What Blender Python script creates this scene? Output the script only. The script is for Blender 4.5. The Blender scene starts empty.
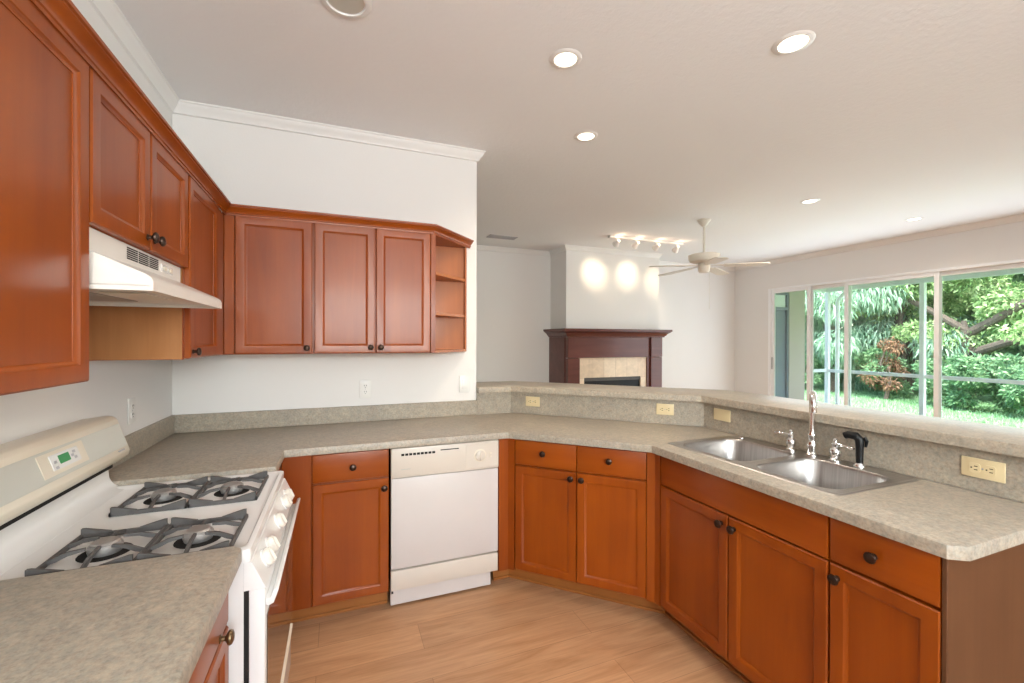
import bpy, bmesh, math, random
import numpy as np
from mathutils import Vector, Matrix
from mathutils.geometry import tessellate_polygon

PI = math.pi
C = bpy.context.scene.collection
SC = bpy.context.scene
T8 = math.tan(PI / 8)
S2 = math.sqrt(.5)

# ------------------------------------------------------------------ camera
H_CEIL = 2.778
def make_camera():
    f, yaw, pitch, roll = 437.5, .3762, -.0028, .0024
    pos = Vector((.878, -2.9956, 1.4412))
    F = Vector((math.sin(yaw), math.cos(yaw), 0)); R = Vector((math.cos(yaw), -math.sin(yaw), 0)); U = Vector((0, 0, 1))
    F2 = F * math.cos(pitch) + U * math.sin(pitch); U2 = U * math.cos(pitch) - F * math.sin(pitch)
    R3 = R * math.cos(roll) + U2 * math.sin(roll); U3 = U2 * math.cos(roll) - R * math.sin(roll)
    cd = bpy.data.cameras.new('camera'); cam = bpy.data.objects.new('camera', cd); C.objects.link(cam)
    cd.sensor_width = 36; cd.lens = f / 1024 * 36; cd.clip_start = .02; cd.clip_end = 300
    m = Matrix((R3, U3, -F2)).transposed().to_4x4(); m.translation = pos
    cam.matrix_world = m
    SC.camera = cam
make_camera()

# ------------------------------------------------------------------ world, sun, large lights, exposure
SC.view_settings.view_transform = 'Standard'
SC.view_settings.look = 'None'
SC.view_settings.gamma = 1
SC.view_settings.use_curve_mapping = False
SC.view_settings.exposure = 0.03

world = bpy.data.worlds.new('world'); SC.world = world; world.use_nodes = True
wn = world.node_tree.nodes; wl = world.node_tree.links
wn.clear()
sky = wn.new('ShaderNodeTexSky'); sky.sky_type = 'NISHITA'; sky.sun_disc = False
sky.sun_elevation = math.radians(52); sky.sun_rotation = math.radians(200); sky.dust_density = 3; sky.air_density = 1.2
wb = wn.new('ShaderNodeBackground'); wb.inputs['Strength'].default_value = 1.25
wo = wn.new('ShaderNodeOutputWorld')
wl.new(sky.outputs[0], wb.inputs['Color']); wl.new(wb.outputs[0], wo.inputs['Surface'])

def add_light(name, kind, loc, energy, color=(1, 1, 1), direction=(0, 0, -1), **kw):
    ld = bpy.data.lights.new(name, kind); ld.energy = energy; ld.color = color
    for k, v in kw.items(): setattr(ld, k, v)
    o = bpy.data.objects.new(name, ld); C.objects.link(o); o.location = loc
    o.rotation_euler = Vector(direction).to_track_quat('-Z', 'Y').to_euler()
    return o
add_light('sun', 'SUN', (10, 0, 20), 7.5, (1, .97, .92), (.6, .12, -1), angle=.01)
add_light('rear_fill_lamp', 'AREA', (1.55, -5.25, 1.85), 165, (.93, .97, 1), (0, 1, .9), shape='RECTANGLE', size=2.2, size_y=1.1)  # added lamp behind the camera, tilted up to brighten ceiling and walls
add_light('slider_daylight', 'AREA', (7.52, .15, 1.2), 80, (.82, .93, 1), (-1, 0, 0), shape='RECTANGLE', size=4.0, size_y=2.1)

# ------------------------------------------------------------------ materials
def nt(name):
    m = bpy.data.materials.new(name); m.use_nodes = True
    t = m.node_tree; b = t.nodes['Principled BSDF']
    return m, t, b
def setp(b, color=None, rough=.5, metal=0, coat=0, coat_r=.1, spec=.5):
    if color: b.inputs['Base Color'].default_value = (*color, 1)
    b.inputs['Roughness'].default_value = rough; b.inputs['Metallic'].default_value = metal
    b.inputs['Coat Weight'].default_value = coat; b.inputs['Coat Roughness'].default_value = coat_r
    b.inputs['Specular IOR Level'].default_value = spec
def mapping(t, scale, coord='Object'):
    tc = t.nodes.new('ShaderNodeTexCoord'); mp = t.nodes.new('ShaderNodeMapping')
    mp.inputs['Scale'].default_value = scale
    t.links.new(tc.outputs[coord], mp.inputs['Vector']); return mp
def noise(t, mp, scale, detail=4, rough=.5, dist=0):
    n = t.nodes.new('ShaderNodeTexNoise'); n.inputs['Scale'].default_value = scale; n.inputs['Detail'].default_value = detail
    n.inputs['Roughness'].default_value = rough; n.inputs['Distortion'].default_value = dist
    t.links.new(mp.outputs[0], n.inputs['Vector']); return n
def ramp(t, src, stops):
    r = t.nodes.new('ShaderNodeValToRGB'); e = r.color_ramp.elements
    while len(e) < len(stops): e.new(.5)
    for el, (p, c) in zip(e, stops): el.position = p; el.color = (*c, 1)
    t.links.new(src, r.inputs['Fac']); return r
def mix(t, a, b, fac, mode='MIX'):
    m = t.nodes.new('ShaderNodeMix'); m.data_type = 'RGBA'; m.blend_type = mode
    if isinstance(fac, (int, float)): m.inputs[0].default_value = fac
    else: t.links.new(fac, m.inputs[0])
    t.links.new(a, m.inputs[6]); t.links.new(b, m.inputs[7]); return m
def bump(t, b, src, strength, dist=.01):
    n = t.nodes.new('ShaderNodeBump'); n.inputs['Strength'].default_value = strength; n.inputs['Distance'].default_value = dist
    t.links.new(src, n.inputs['Height']); t.links.new(n.outputs[0], b.inputs['Normal'])
def plain(name, color, rough=.5, metal=0, coat=0, var=.04, spec=.5, nscale=6):
    m, t, b = nt(name); setp(b, color, rough, metal, coat, spec=spec)
    mp = mapping(t, (1, 1, 1)); n = noise(t, mp, nscale, 3)
    r = ramp(t, n.outputs['Fac'], [(.3, tuple(c * (1 - var) for c in color)), (.7, tuple(min(1, c * (1 + var)) for c in color))])
    t.links.new(r.outputs[0], b.inputs['Base Color']); return m
def wood(name, axis, dark, mid, light, rough=.36, coat=.11, fine=1.0):
    m, t, b = nt(name); setp(b, mid, rough, 0, coat, .12, spec=.38)
    sc = [9, 9, 9]; sc[axis] = .9
    sf = [60, 60, 60]; sf[axis] = 2.2
    oi = t.nodes.new('ShaderNodeObjectInfo')
    def mp_(scale):
        mp = mapping(t, scale)
        cb = t.nodes.new('ShaderNodeCombineXYZ'); mul = t.nodes.new('ShaderNodeMath'); mul.operation = 'MULTIPLY'; mul.inputs[1].default_value = 37
        t.links.new(oi.outputs['Random'], mul.inputs[0])
        for i in range(3): t.links.new(mul.outputs[0], cb.inputs[i])
        t.links.new(cb.outputs[0], mp.inputs['Location']); return mp
    n1 = noise(t, mp_(sc), 1.0, 5, .55, .6); n2 = noise(t, mp_(sf), 1.0, 3, .6)
    n3 = noise(t, mp_((3, 3, 3)), 1.0, 2)
    r1 = ramp(t, n1.outputs['Fac'], [(.25, dark), (.5, mid), (.78, light)])
    r2 = ramp(t, n2.outputs['Fac'], [(.3, (.90, .88, .86)), (.7, (1.04, 1.035, 1.03))])
    r3 = ramp(t, n3.outputs['Fac'], [(.3, (.86, .83, .80)), (.7, (1.10, 1.10, 1.08))])
    a = mix(t, r1.outputs[0], r2.outputs[0], .55 * fine, 'MULTIPLY'); a2 = mix(t, a.outputs[2], r3.outputs[0], .8, 'MULTIPLY')
    t.links.new(a2.outputs[2], b.inputs['Base Color']); bump(t, b, n2.outputs['Fac'], .03, .002)
    return m
WD, WM, WL = (.235, .040, .001), (.29, .057, .0015), (.345, .075, .003)
M = {}
M['wood_v'] = wood('stained maple vertical', 2, WD, WM, WL)
M['wood_h'] = wood('stained maple horizontal', 0, WD, WM, WL)
M['wood_y'] = wood('stained maple depth', 1, WD, WM, WL)
M['ply'] = wood('oak veneer side', 2, (.36, .15, .05), (.44, .19, .065), (.5, .23, .085), .45, .05)
M['shelfwood'] = wood('open shelf maple', 2, (.34, .10, .02), (.40, .122, .026), (.46, .146, .036), .4, .1)
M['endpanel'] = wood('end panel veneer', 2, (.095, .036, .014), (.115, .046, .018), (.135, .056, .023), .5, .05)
M['kick'] = wood('toe kick wood', 0, (.27, .092, .020), (.34, .12, .027), (.40, .15, .038), .4, .1)
M['mantel'] = wood('mantel dark cherry', 0, (.095, .028, .020), (.13, .040, .030), (.165, .054, .040), .3, .3)
M['white'] = plain('white enamel', (.80, .78, .75), .25, 0, .3, .01)
M['bisque'] = plain('bisque plastic', (.74, .66, .53), .35, 0, .1, .015)
M['panelgrey'] = plain('pale control panel', (.58, .57, .50), .3, 0, .2, .02)
M['hoodw'] = plain('hood bisque enamel', (.82, .78, .72), .3, 0, .25, .015)
M['dishw'] = plain('dishwasher enamel', (.66, .61, .57), .28, 0, .25, .012)
M['dishp'] = plain('dishwasher control bisque', (.67, .60, .51), .35, 0, .1, .012)
M['knobw'] = plain('off white knob', (.80, .75, .66), .35, 0, .1, .01)
M['black'] = plain('black plastic', (.008, .008, .008), .4, spec=.3)
M['dark'] = plain('dark gap', (.02, .018, .016), .8, spec=.2)
M['iron'] = plain('grey cast iron enamel', (.085, .078, .073), .6, 0, 0, .12, nscale=40)
M['burner'] = plain('burner aluminium', (.42, .40, .38), .4, .7, 0, .1, nscale=30)
M['bronze'] = plain('dark bronze', (.055, .032, .022), .32, .75, 0, .25, nscale=60)
M['brass'] = plain('aged brass', (.20, .13, .065), .35, .85, 0, .2, nscale=60)
M['chrome'] = plain('chrome', (.82, .81, .80), .08, 1, 0, .01)
M['outlet'] = plain('ivory outlet', (.72, .58, .34), .4, 0, .1, .02)
M['outletw'] = plain('white outlet', (.80, .78, .74), .4, 0, .1, .02)
M['glassdark'] = plain('oven glass', (.10, .075, .06), .06, 0, .8, .02)
M['trimw'] = plain('white gloss trim', (.82, .80, .77), .35, 0, .1, .01)
M['alum'] = plain('white aluminium', (.90, .90, .90), .4, 0, 0, .015)
M['greydoor'] = plain('grey painted door', (.16, .19, .24), .4)
M['stucco'] = plain('beige stucco', (.52, .43, .37), .9, 0, 0, .08, nscale=60)
M['vent'] = plain('grey vent', (.42, .41, .42), .5)
M['fanw'] = plain('off white fan', (.74, .69, .60), .4, 0, .1, .02)
M['concrete'] = plain('patio concrete', (.45, .44, .41), .85, 0, 0, .1)

def wall_mat(name, color, bscale, bstr, rough=.75, dist=.004):
    m, t, b = nt(name); setp(b, color, rough, spec=.3)
    mp = mapping(t, (1, 1, 1)); n = noise(t, mp, bscale, 4, .6)
    n2 = noise(t, mp, .8, 2)
    r = ramp(t, n2.outputs['Fac'], [(.3, tuple(c * .985 for c in color)), (.7, tuple(min(1, c * 1.012) for c in color))])
    t.links.new(r.outputs[0], b.inputs['Base Color']); bump(t, b, n.outputs['Fac'], bstr, dist); return m
M['wall'] = wall_mat('off white wall paint', (.80, .775, .745), 90, .12)
M['ceil'] = wall_mat('knockdown ceiling', (.86, .855, .85), 34, .45, .9, .006)

def laminate():
    m, t, b = nt('grey beige laminate'); setp(b, (.3, .27, .22), .38, spec=.4)
    mp = mapping(t, (1, 1, 1)); n1 = noise(t, mp, 30, 6, .7, .4); n2 = noise(t, mp, 110, 4, .65); n3 = noise(t, mp, 60, 4, .7, .8); n4 = noise(t, mp, 3, 3)
    base = ramp(t, n1.outputs['Fac'], [(.3, (.265, .228, .174)), (.52, (.36, .308, .236)), (.72, (.46, .398, .306))])
    warm = ramp(t, n3.outputs['Fac'], [(.40, (.33, .33, .29)), (.6, (.47, .375, .29))])
    sp = ramp(t, n2.outputs['Fac'], [(.30, (.66, .64, .62)), (.5, (1, 1, 1)), (.72, (1.25, 1.22, 1.18))])
    a = mix(t, base.outputs[0], warm.outputs[0], .42); c = mix(t, a.outputs[2], sp.outputs[0], .75, 'MULTIPLY')
    big = ramp(t, n4.outputs['Fac'], [(.35, (.94, .94, .95)), (.65, (1.05, 1.04, 1.02))]); c2 = mix(t, c.outputs[2], big.outputs[0], 1, 'MULTIPLY')
    t.links.new(c2.outputs[2], b.inputs['Base Color']); return m
M['lam'] = laminate()

def floor_mat():
    m, t, b = nt('light oak plank floor'); setp(b, (.45, .27, .14), .38, spec=.4)
    mp = mapping(t, (1, 1, 1))
    br = t.nodes.new('ShaderNodeTexBrick'); br.offset = .37; br.inputs['Scale'].default_value = 1
    br.inputs['Brick Width'].default_value = 1.25; br.inputs['Row Height'].default_value = .19; br.inputs['Mortar Size'].default_value = .0012
    br.inputs['Color1'].default_value = (.0, .0, .0, 1); br.inputs['Color2'].default_value = (1, 1, 1, 1); br.inputs['Mortar'].default_value = (.4, .4, .4, 1)
    t.links.new(mp.outputs[0], br.inputs['Vector'])
    tint = ramp(t, br.outputs['Color'], [(0, (.90, .89, .88)), (1, (1.06, 1.05, 1.04))])
    mg = mapping(t, (1.1, 9, 1)); g1 = noise(t, mg, 1.6, 6, .6, 1.2)
    mf = mapping(t, (5, 110, 1)); g2 = noise(t, mf, 1, 3, .6)
    base = ramp(t, g1.outputs['Fac'], [(.28, (.42, .215, .10)), (.5, (.53, .295, .153)), (.75, (.62, .365, .20))])
    fine = ramp(t, g2.outputs['Fac'], [(.3, (.84, .82, .80)), (.7, (1.07, 1.06, 1.05))])
    a = mix(t, base.outputs[0], tint.outputs[0], 1, 'MULTIPLY'); c = mix(t, a.outputs[2], fine.outputs[0], .8, 'MULTIPLY')
    mort = ramp(t, br.outputs['Fac'], [(0, (1, 1, 1)), (1, (.62, .58, .55))]); d = mix(t, c.outputs[2], mort.outputs[0], 1, 'MULTIPLY')
    t.links.new(d.outputs[2], b.inputs['Base Color']); bump(t, b, g2.outputs['Fac'], .04, .002); return m
M['floor'] = floor_mat()

def steel():
    m, t, b = nt('brushed steel'); setp(b, (.58, .55, .52), .34, 1)
    b.inputs['Anisotropic'].default_value = .3
    mp = mapping(t, (4, 160, 4)); n = noise(t, mp, 1, 3)
    r = ramp(t, n.outputs['Fac'], [(.3, (.40, .38, .36)), (.7, (.52, .495, .47))]); t.links.new(r.outputs[0], b.inputs['Base Color'])
    return m
M['steel'] = steel()
def tile_mat():
    m, t, b = nt('cream marble tile'); setp(b, (.6, .45, .3), .3)
    mp = mapping(t, (1, 1, 1)); br = t.nodes.new('ShaderNodeTexBrick'); br.offset = 0; br.inputs['Scale'].default_value = 1
    br.inputs['Brick Width'].default_value = .2; br.inputs['Row Height'].default_value = .3; br.inputs['Mortar Size'].default_value = .002
    br.inputs['Color1'].default_value = (.74, .58, .42, 1); br.inputs['Color2'].default_value = (.84, .70, .54, 1); br.inputs['Mortar'].default_value = (.55, .42, .3, 1)
    rot = t.nodes.new('ShaderNodeVectorRotate'); rot.rotation_type = 'X_AXIS'; rot.inputs['Angle'].default_value = PI / 2
    t.links.new(mp.outputs[0], rot.inputs['Vector']); t.links.new(rot.outputs[0], br.inputs['Vector'])
    n = noise(t, mp, 14, 5, .6, .6); r = ramp(t, n.outputs['Fac'], [(.3, (.85, .83, .8)), (.7, (1.1, 1.08, 1.05))])
    a = mix(t, br.outputs['Color'], r.outputs[0], .8, 'MULTIPLY'); t.links.new(a.outputs[2], b.inputs['Base Color']); return m
M['tile'] = tile_mat()
def emit(name, color, strength):
    m, t, b = nt(name); setp(b, color, .4)
    b.inputs['Emission Color'].default_value = (*color, 1); b.inputs['Emission Strength'].default_value = strength; return m
M['lamp'] = emit('lit lamp lens', (1, .88, .68), 5.0)
M['bulb'] = emit('lit bulb', (1, .86, .66), 5.0)
M['lcd'] = emit('green display', (.03, .22, .07), .25)
def glass_mat():
    m = bpy.data.materials.new('window glass'); m.use_nodes = True; t = m.node_tree; t.nodes.clear()
    o = t.nodes.new('ShaderNodeOutputMaterial'); tr = t.nodes.new('ShaderNodeBsdfTransparent'); gl = t.nodes.new('ShaderNodeBsdfGlossy')
    tr.inputs['Color'].default_value = (.965, .995, .99, 1); gl.inputs['Roughness'].default_value = .02
    fr = t.nodes.new('ShaderNodeFresnel'); fr.inputs['IOR'].default_value = 1.45
    mx = t.nodes.new('ShaderNodeMixShader'); t.links.new(fr.outputs[0], mx.inputs[0]); t.links.new(tr.outputs[0], mx.inputs[1]); t.links.new(gl.outputs[0], mx.inputs[2])
    t.links.new(mx.outputs[0], o.inputs['Surface']); return m
M['glass'] = glass_mat()
def leaf_mat(name, cols, transl=.35):
    m, t, b = nt(name); setp(b, cols[1], .6, spec=.25)
    g = t.nodes.new('ShaderNodeNewGeometry'); r = ramp(t, g.outputs['Random Per Island'], [(0, cols[0]), (.5, cols[1]), (1, cols[2])])
    t.links.new(r.outputs[0], b.inputs['Base Color'])
    tl = t.nodes.new('ShaderNodeBsdfTranslucent'); t.links.new(r.outputs[0], tl.inputs['Color'])
    mx = t.nodes.new('ShaderNodeMixShader'); mx.inputs[0].default_value = transl
    t.links.new(b.outputs[0], mx.inputs[1]); t.links.new(tl.outputs[0], mx.inputs[2])
    t.links.new(mx.outputs[0], t.nodes['Material Output'].inputs['Surface']); return m
M['leaf_bamboo'] = leaf_mat('blue green leaves', [(.17, .31, .21), (.31, .47, .33), (.52, .66, .50)])
M['leaf_oak'] = leaf_mat('oak leaves', [(.14, .27, .09), (.32, .48, .20), (.58, .68, .36)])
M['leaf_dark'] = leaf_mat('dark evergreen leaves', [(.11, .21, .12), (.20, .33, .19), (.34, .47, .28)])
M['leaf_shrub'] = leaf_mat('shrub leaves', [(.10, .22, .11), (.19, .35, .18), (.36, .52, .28)])
M['leaf_brown'] = leaf_mat('dry brown leaves', [(.14, .07, .04), (.24, .13, .08), (.34, .21, .13)])
M['grass'] = leaf_mat('grass blades', [(.20, .38, .19), (.31, .52, .28), (.44, .64, .40)])
M['bark'] = plain('grey brown bark', (.11, .085, .065), .9, 0, 0, .35, nscale=25)
M['lawn'] = plain('lawn soil green', (.17, .33, .13), .95, 0, 0, .35, nscale=12)

# ------------------------------------------------------------------ mesh helpers
WM_ = {}
def wmat(o): return WM_.get(o.name, Matrix.Identity(4))
class MB:
    def __init__(s): s.b = bmesh.new()
    def box(s, x0, x1, y0, y1, z0, z1, c=0, seg=1):
        t = bmesh.new(); bmesh.ops.create_cube(t, size=1)
        for v in t.verts: v.co = Vector(((x0 + x1) / 2 + v.co.x * (x1 - x0), (y0 + y1) / 2 + v.co.y * (y1 - y0), (z0 + z1) / 2 + v.co.z * (z1 - z0)))
        if c: bmesh.ops.bevel(t, geom=t.edges[:], offset=c, segments=seg, affect='EDGES', profile=.5)
        s.merge(t); return s
    def merge(s, t, m=None):
        t.verts.index_update(); n = [s.b.verts.new(m @ v.co if m else v.co) for v in t.verts]
        for f in t.faces:
            try: s.b.faces.new([n[v.index] for v in f.verts])
            except ValueError: pass
        t.free()
    def add(s, other, m=None): s.merge(other.b, m); return s
    def faces(s, vs, fs):
        n = [s.b.verts.new(v) for v in vs]
        for f in fs: s.b.faces.new([n[i] for i in f])
        return s
    def prism(s, poly, axis, a0, a1, c=0):
        """poly: 2-D points in the two other axes (cyclic order x,y,z without axis)"""
        def P(p, a):
            q = list(p); q.insert(axis, a); return Vector(q)
        t = bmesh.new(); A = [t.verts.new(P(p, a0)) for p in poly]; B = [t.verts.new(P(p, a1)) for p in poly]
        n = len(poly)
        t.faces.new(A); t.faces.new(B)
        for i in range(n): t.faces.new((A[i], A[(i + 1) % n], B[(i + 1) % n], B[i]))
        bmesh.ops.recalc_face_normals(t, faces=t.faces[:])
        if c: bmesh.ops.bevel(t, geom=t.edges[:], offset=c, segments=2, affect='EDGES', profile=.5)
        s.merge(t); return s
    def rings(s, rs, cap0=True, cap1=True, closed=True):
        V = [[s.b.verts.new(p) for p in r] for r in rs]; n = len(rs[0])
        for a, b in zip(V[:-1], V[1:]):
            for i in range(n if closed else n - 1): s.b.faces.new((a[i], a[(i + 1) % n], b[(i + 1) % n], b[i]))
        if cap0: s.b.faces.new(V[0])
        if cap1: s.b.faces.new(V[-1])
        return s
    def lathe(s, prof, n=20, m=None):
        """prof: (radius, height) pairs about +Z; m: placement matrix"""
        rs = [[Vector((r * math.cos(2 * PI * i / n), r * math.sin(2 * PI * i / n), z)) for i in range(n)] for r, z in prof]
        if m: rs = [[m @ p for p in r] for r in rs]
        return s.rings(rs)
    def tube(s, pts, rad, n=10, cap=True):
        pts = [Vector(p) for p in pts]; rads = rad if isinstance(rad, (list, tuple)) else [rad] * len(pts)
        rs = []; up = None
        for i, p in enumerate(pts):
            d = (pts[min(i + 1, len(pts) - 1)] - pts[max(i - 1, 0)]).normalized()
            if up is None: up = d.orthogonal().normalized()
            up = (up - d * up.dot(d)).normalized(); w = d.cross(up)
            rs.append([p + (up * math.cos(2 * PI * k / n) + w * math.sin(2 * PI * k / n)) * rads[i] for k in range(n)])
        return s.rings(rs, cap, cap)
    def build(s, name, mat, parent=None, loc=None, angle=35, world=True):
        """geometry given in world space (or in the parent's space when world=False)"""
        b = s.b
        bmesh.ops.recalc_face_normals(b, faces=b.faces[:])
        me = bpy.data.meshes.new(name); o = bpy.data.objects.new(name, me)
        pw = wmat(parent) if parent else Matrix.Identity(4)
        L = Matrix.Translation(loc) if loc is not None else Matrix.Identity(4)
        o.matrix_local = L
        if parent: o.parent = parent; o.matrix_parent_inverse = Matrix.Identity(4)
        W = pw @ L
        if world: b.transform(W.inverted())
        for f in b.faces: f.smooth = True
        b.to_mesh(me); b.free()
        me.set_sharp_from_angle(angle=math.radians(angle))
        me.materials.append(M[mat]); C.objects.link(o); WM_[o.name] = W
        return o
def empty(name, loc, rz=0, label=None, cat=None, group=None):
    o = bpy.data.objects.new(name, None); C.objects.link(o); o.empty_display_size = .05
    o.location = loc; o.rotation_euler = (0, 0, rz)
    WM_[o.name] = Matrix.Translation(loc) @ Matrix.Rotation(rz, 4, 'Z')
    tag(o, label, cat, group); return o
def tag(o, label=None, cat=None, group=None, kind=None):
    if label: o['label'] = label
    if cat: o['category'] = cat
    if group: o['group'] = group
    if kind: o['kind'] = kind
    return o
def struct(name, mb, mat, label, cat, **kw):
    return tag(mb.build(name, mat, **kw), label, cat, kind='structure')
def rrect(x0, x1, y0, y1, r, n=5):
    out = []
    for cx, cy, a in ((x1 - r, y1 - r, 0), (x0 + r, y1 - r, 90), (x0 + r, y0 + r, 180), (x1 - r, y0 + r, 270)):
        for k in range(n + 1):
            t = math.radians(a + 90 * k / n); out.append((cx + r * math.cos(t), cy + r * math.sin(t)))
    return out
def inset(poly, d):
    """inset a CCW polygon by d (mitred)"""
    n = len(poly); out = []
    for i in range(n):
        p0, p1, p2 = Vector(poly[i - 1]), Vector(poly[i]), Vector(poly[(i + 1) % n])
        e1 = (p1 - p0).normalized(); e2 = (p2 - p1).normalized()
        n1 = Vector((-e1.y, e1.x)); n2 = Vector((-e2.y, e2.x)); b = n1 + n2
        out.append(tuple(p1 + b * (d / max(.2, 1 + n1.dot(n2)))))
    return out
def slab(mb, poly, z0, z1, r=.006, holes=()):
    """horizontal slab with eased top edge; poly CCW"""
    a = sum(poly[i - 1][0] * poly[i][1] - poly[i][0] * poly[i - 1][1] for i in range(len(poly)))
    if a < 0: poly = poly[::-1]
    b = mb.b; I = inset(poly, r); I2 = inset(poly, r * .3)
    R0 = [b.verts.new((*p, z0)) for p in poly]; R1 = [b.verts.new((*p, z1 - r)) for p in poly]; R15 = [b.verts.new((*p, z1 - r * .3)) for p in I2]
    R2 = [b.verts.new((*p, z1)) for p in I]
    n = len(poly)
    for A, B in ((R0, R1), (R1, R15), (R15, R2)):
        for i in range(n): b.faces.new((A[i], A[(i + 1) % n], B[(i + 1) % n], B[i]))
    HT = [[b.verts.new((*p, z1)) for p in h] for h in holes]; HB = [[b.verts.new((*p, z0)) for p in h] for h in holes]
    for A, B in zip(HT, HB):
        m = len(A)
        for i in range(m): b.faces.new((A[i], A[(i + 1) % m], B[(i + 1) % m], B[i]))
    for ring, hs in ((R2, HT), (R0, HB)):
        loops = [[v.co.copy() for v in ring]] + [[v.co.copy() for v in h] for h in hs]
        flat = list(ring) + [v for h in hs for v in h]
        for tri in tessellate_polygon(loops):
            try: b.faces.new([flat[i] for i in tri])
            except ValueError: pass
    return mb
def sweep(mb, path, prof, closed=False):
    """sweep a profile (offset to the right of travel, z) along a horizontal path with mitred corners"""
    n = len(path); rs = []
    for i in range(n):
        p = Vector(path[i][:2])
        d1 = (p - Vector(path[i - 1][:2])).normalized() if i > 0 or closed else None
        d2 = (Vector(path[(i + 1) % n][:2]) - p).normalized() if i < n - 1 or closed else None
        d1 = d1 or d2; d2 = d2 or d1
        n1 = Vector((d1.y, -d1.x)); n2 = Vector((d2.y, -d2.x)); b = (n1 + n2) / (1 + n1.dot(n2))
        rs.append([Vector((p.x + b.x * o, p.y + b.y * o, z)) for o, z in prof])
    if closed: rs.append(rs[0]); return mb.rings(rs, False, False)
    return mb.rings(rs)
def copy_tree(o, parent=None):
    c = o.copy(); C.objects.link(c)
    if parent: c.parent = parent
    for ch in list(o.children): copy_tree(ch, c)
    return c

# ------------------------------------------------------------------ layout numbers (metres; left wall x=0, kitchen back wall y=0)
XW = 7.6; YF = 2.95; XE = 1.789; YR = -5.3
CF = .648; X1, X2, XR = 1.786, 2.3426, 2.96           # worktop front line bends, bar backsplash plane
FACE = .598; X2F = 2.3926                             # cabinet face planes
Y2 = -CF - (X2 - X1)
YEND = -2.385
P3 = (X1 + (CF - .02) * T8, -.02); P4 = (XR, P3[0] + P3[1] - XR)
ZT = .914

# ------------------------------------------------------------------ room shell
struct('floor', MB().box(-.12, XW + .1, YR - .12, YF + .12, -.1, 0), 'floor', 'light oak plank floor across the kitchen', 'floor')
struct('ceiling', MB().box(-.12, XW + .12, YR - .12, YF + .12, H_CEIL, H_CEIL + .12), 'ceil', 'white textured ceiling with recessed lights', 'ceiling')
struct('wall_left', MB().box(-.12, 0, YR - .12, YF + .12, 0, H_CEIL), 'wall', 'white wall behind the range', 'wall')
struct('wall_back', MB().box(0, XE, 0, .125, 0, H_CEIL, .004), 'wall', 'white wall behind the dishwasher run', 'wall')
struct('wall_far', MB().box(0, XW, YF, YF + .12, 0, H_CEIL), 'wall', 'white far wall behind the fireplace', 'wall')
DY0, DY1, DZ = -2.05, 2.27, 2.315
w = MB(); w.box(XW, XW + .12, DY1, YF + .12, 0, H_CEIL); w.box(XW, XW + .12, YR - .12, DY0, 0, H_CEIL); w.box(XW, XW + .12, DY0, DY1, DZ, H_CEIL)
struct('wall_right', w, 'wall', 'white wall around the sliding glass doors', 'wall')
w = MB(); wx0, wx1, wz0, wz1 = .35, 2.75, 1.2, 2.45
w.box(0, wx0, YR - .12, YR, 0, H_CEIL); w.box(wx1, XW, YR - .12, YR, 0, H_CEIL); w.box(wx0, wx1, YR - .12, YR, 0, wz0); w.box(wx0, wx1, YR - .12, YR, wz1, H_CEIL)
struct('wall_rear', w, 'wall', 'white wall behind the photographer with an added wide window opening', 'wall')
w = MB()
for a, b_ in ((wx0, wx0 + .05), (wx1 - .05, wx1), (1.525, 1.575)): w.box(a, b_, YR - .1, YR - .03, wz0, wz1, .003)
w.box(wx0, wx1, YR - .1, YR - .03, wz0, wz0 + .05, .003); w.box(wx0, wx1, YR - .1, YR - .03, wz1 - .05, wz1, .003)
wf = struct('window_1', w, 'alum', 'added unseen white framed window in the rear wall', 'window')  # unseen window, added and placed high to suit the rear fill lamp
MB().box(wx0 + .04, wx1 - .04, YR - .068, YR - .062, wz0 + .04, wz1 - .04).build('pane', 'glass', wf)
# chimney breast
BX0, BX1, BY = 3.852, 5.468, 2.46
struct('wall_chimney', MB().box(BX0, BX1, BY, YF, 0, H_CEIL), 'wall', 'white chimney breast above the mantel', 'wall')
# half wall that carries the raised bar
wp = MB(); hw = .115
def off(d):   # line of the bar parallel to the backsplash, moved d towards the living room
    return [(XE, P3[1] + d), (P3[0] + d * T8, P3[1] + d), (P4[0] + d, P4[1] + d * T8), (P4[0] + d, -2.346)]
a, b_ = off(.018), off(hw)
wp.prism([a[0], a[1], a[2], a[3], b_[3], b_[2], b_[1], b_[0]], 2, 0, 1.068)
struct('wall_peninsula', wp, 'wall', 'half wall under the raised bar', 'wall')
# crown mouldings
cz = H_CEIL
prof = [(0, cz), (.05, cz), (.05, cz - .008), (.043, cz - .012), (.036, cz - .03), (.016, cz - .05), (.012, cz - .062), (0, cz - .066)]
path = [(0, YR), (0, 0), (XE, 0), (XE, .125), (0.01, .125)]
struct('trim_1', sweep(MB(), path, prof), 'trimw', 'white crown moulding around the kitchen ceiling', 'moulding')
prof = [(0, cz), (.045, cz), (.045, cz - .008), (.036, cz - .014), (.014, cz - .05), (.010, cz - .06), (0, cz - .064)]
path = [(0.0, .19), (0.0, YF), (BX0, YF), (BX0, BY), (BX1, BY), (BX1, YF), (XW, YF), (XW, YR)]
struct('trim_2', sweep(MB(), path, prof), 'trimw', 'white crown moulding around the living room ceiling', 'moulding')

# ------------------------------------------------------------------ small hardware
def knob_mb():
    m = Matrix.Rotation(PI / 2, 4, 'X')   # +Z -> -Y
    return MB().lathe([(.0, 0), (.0095, 0), (.0095, .002), (.006, .004), (.0055, .011), (.009, .014), (.0155, .0175), (.017, .021), (.0155, .0255), (.010, .0285), (.0, .0295)], 18, m)
KNOB = None
def add_knob(parent, x, z, mat='bronze', y=-.02):
    o = knob_mb().build('knob', mat, parent, (x, y, z), world=False); return o

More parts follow.
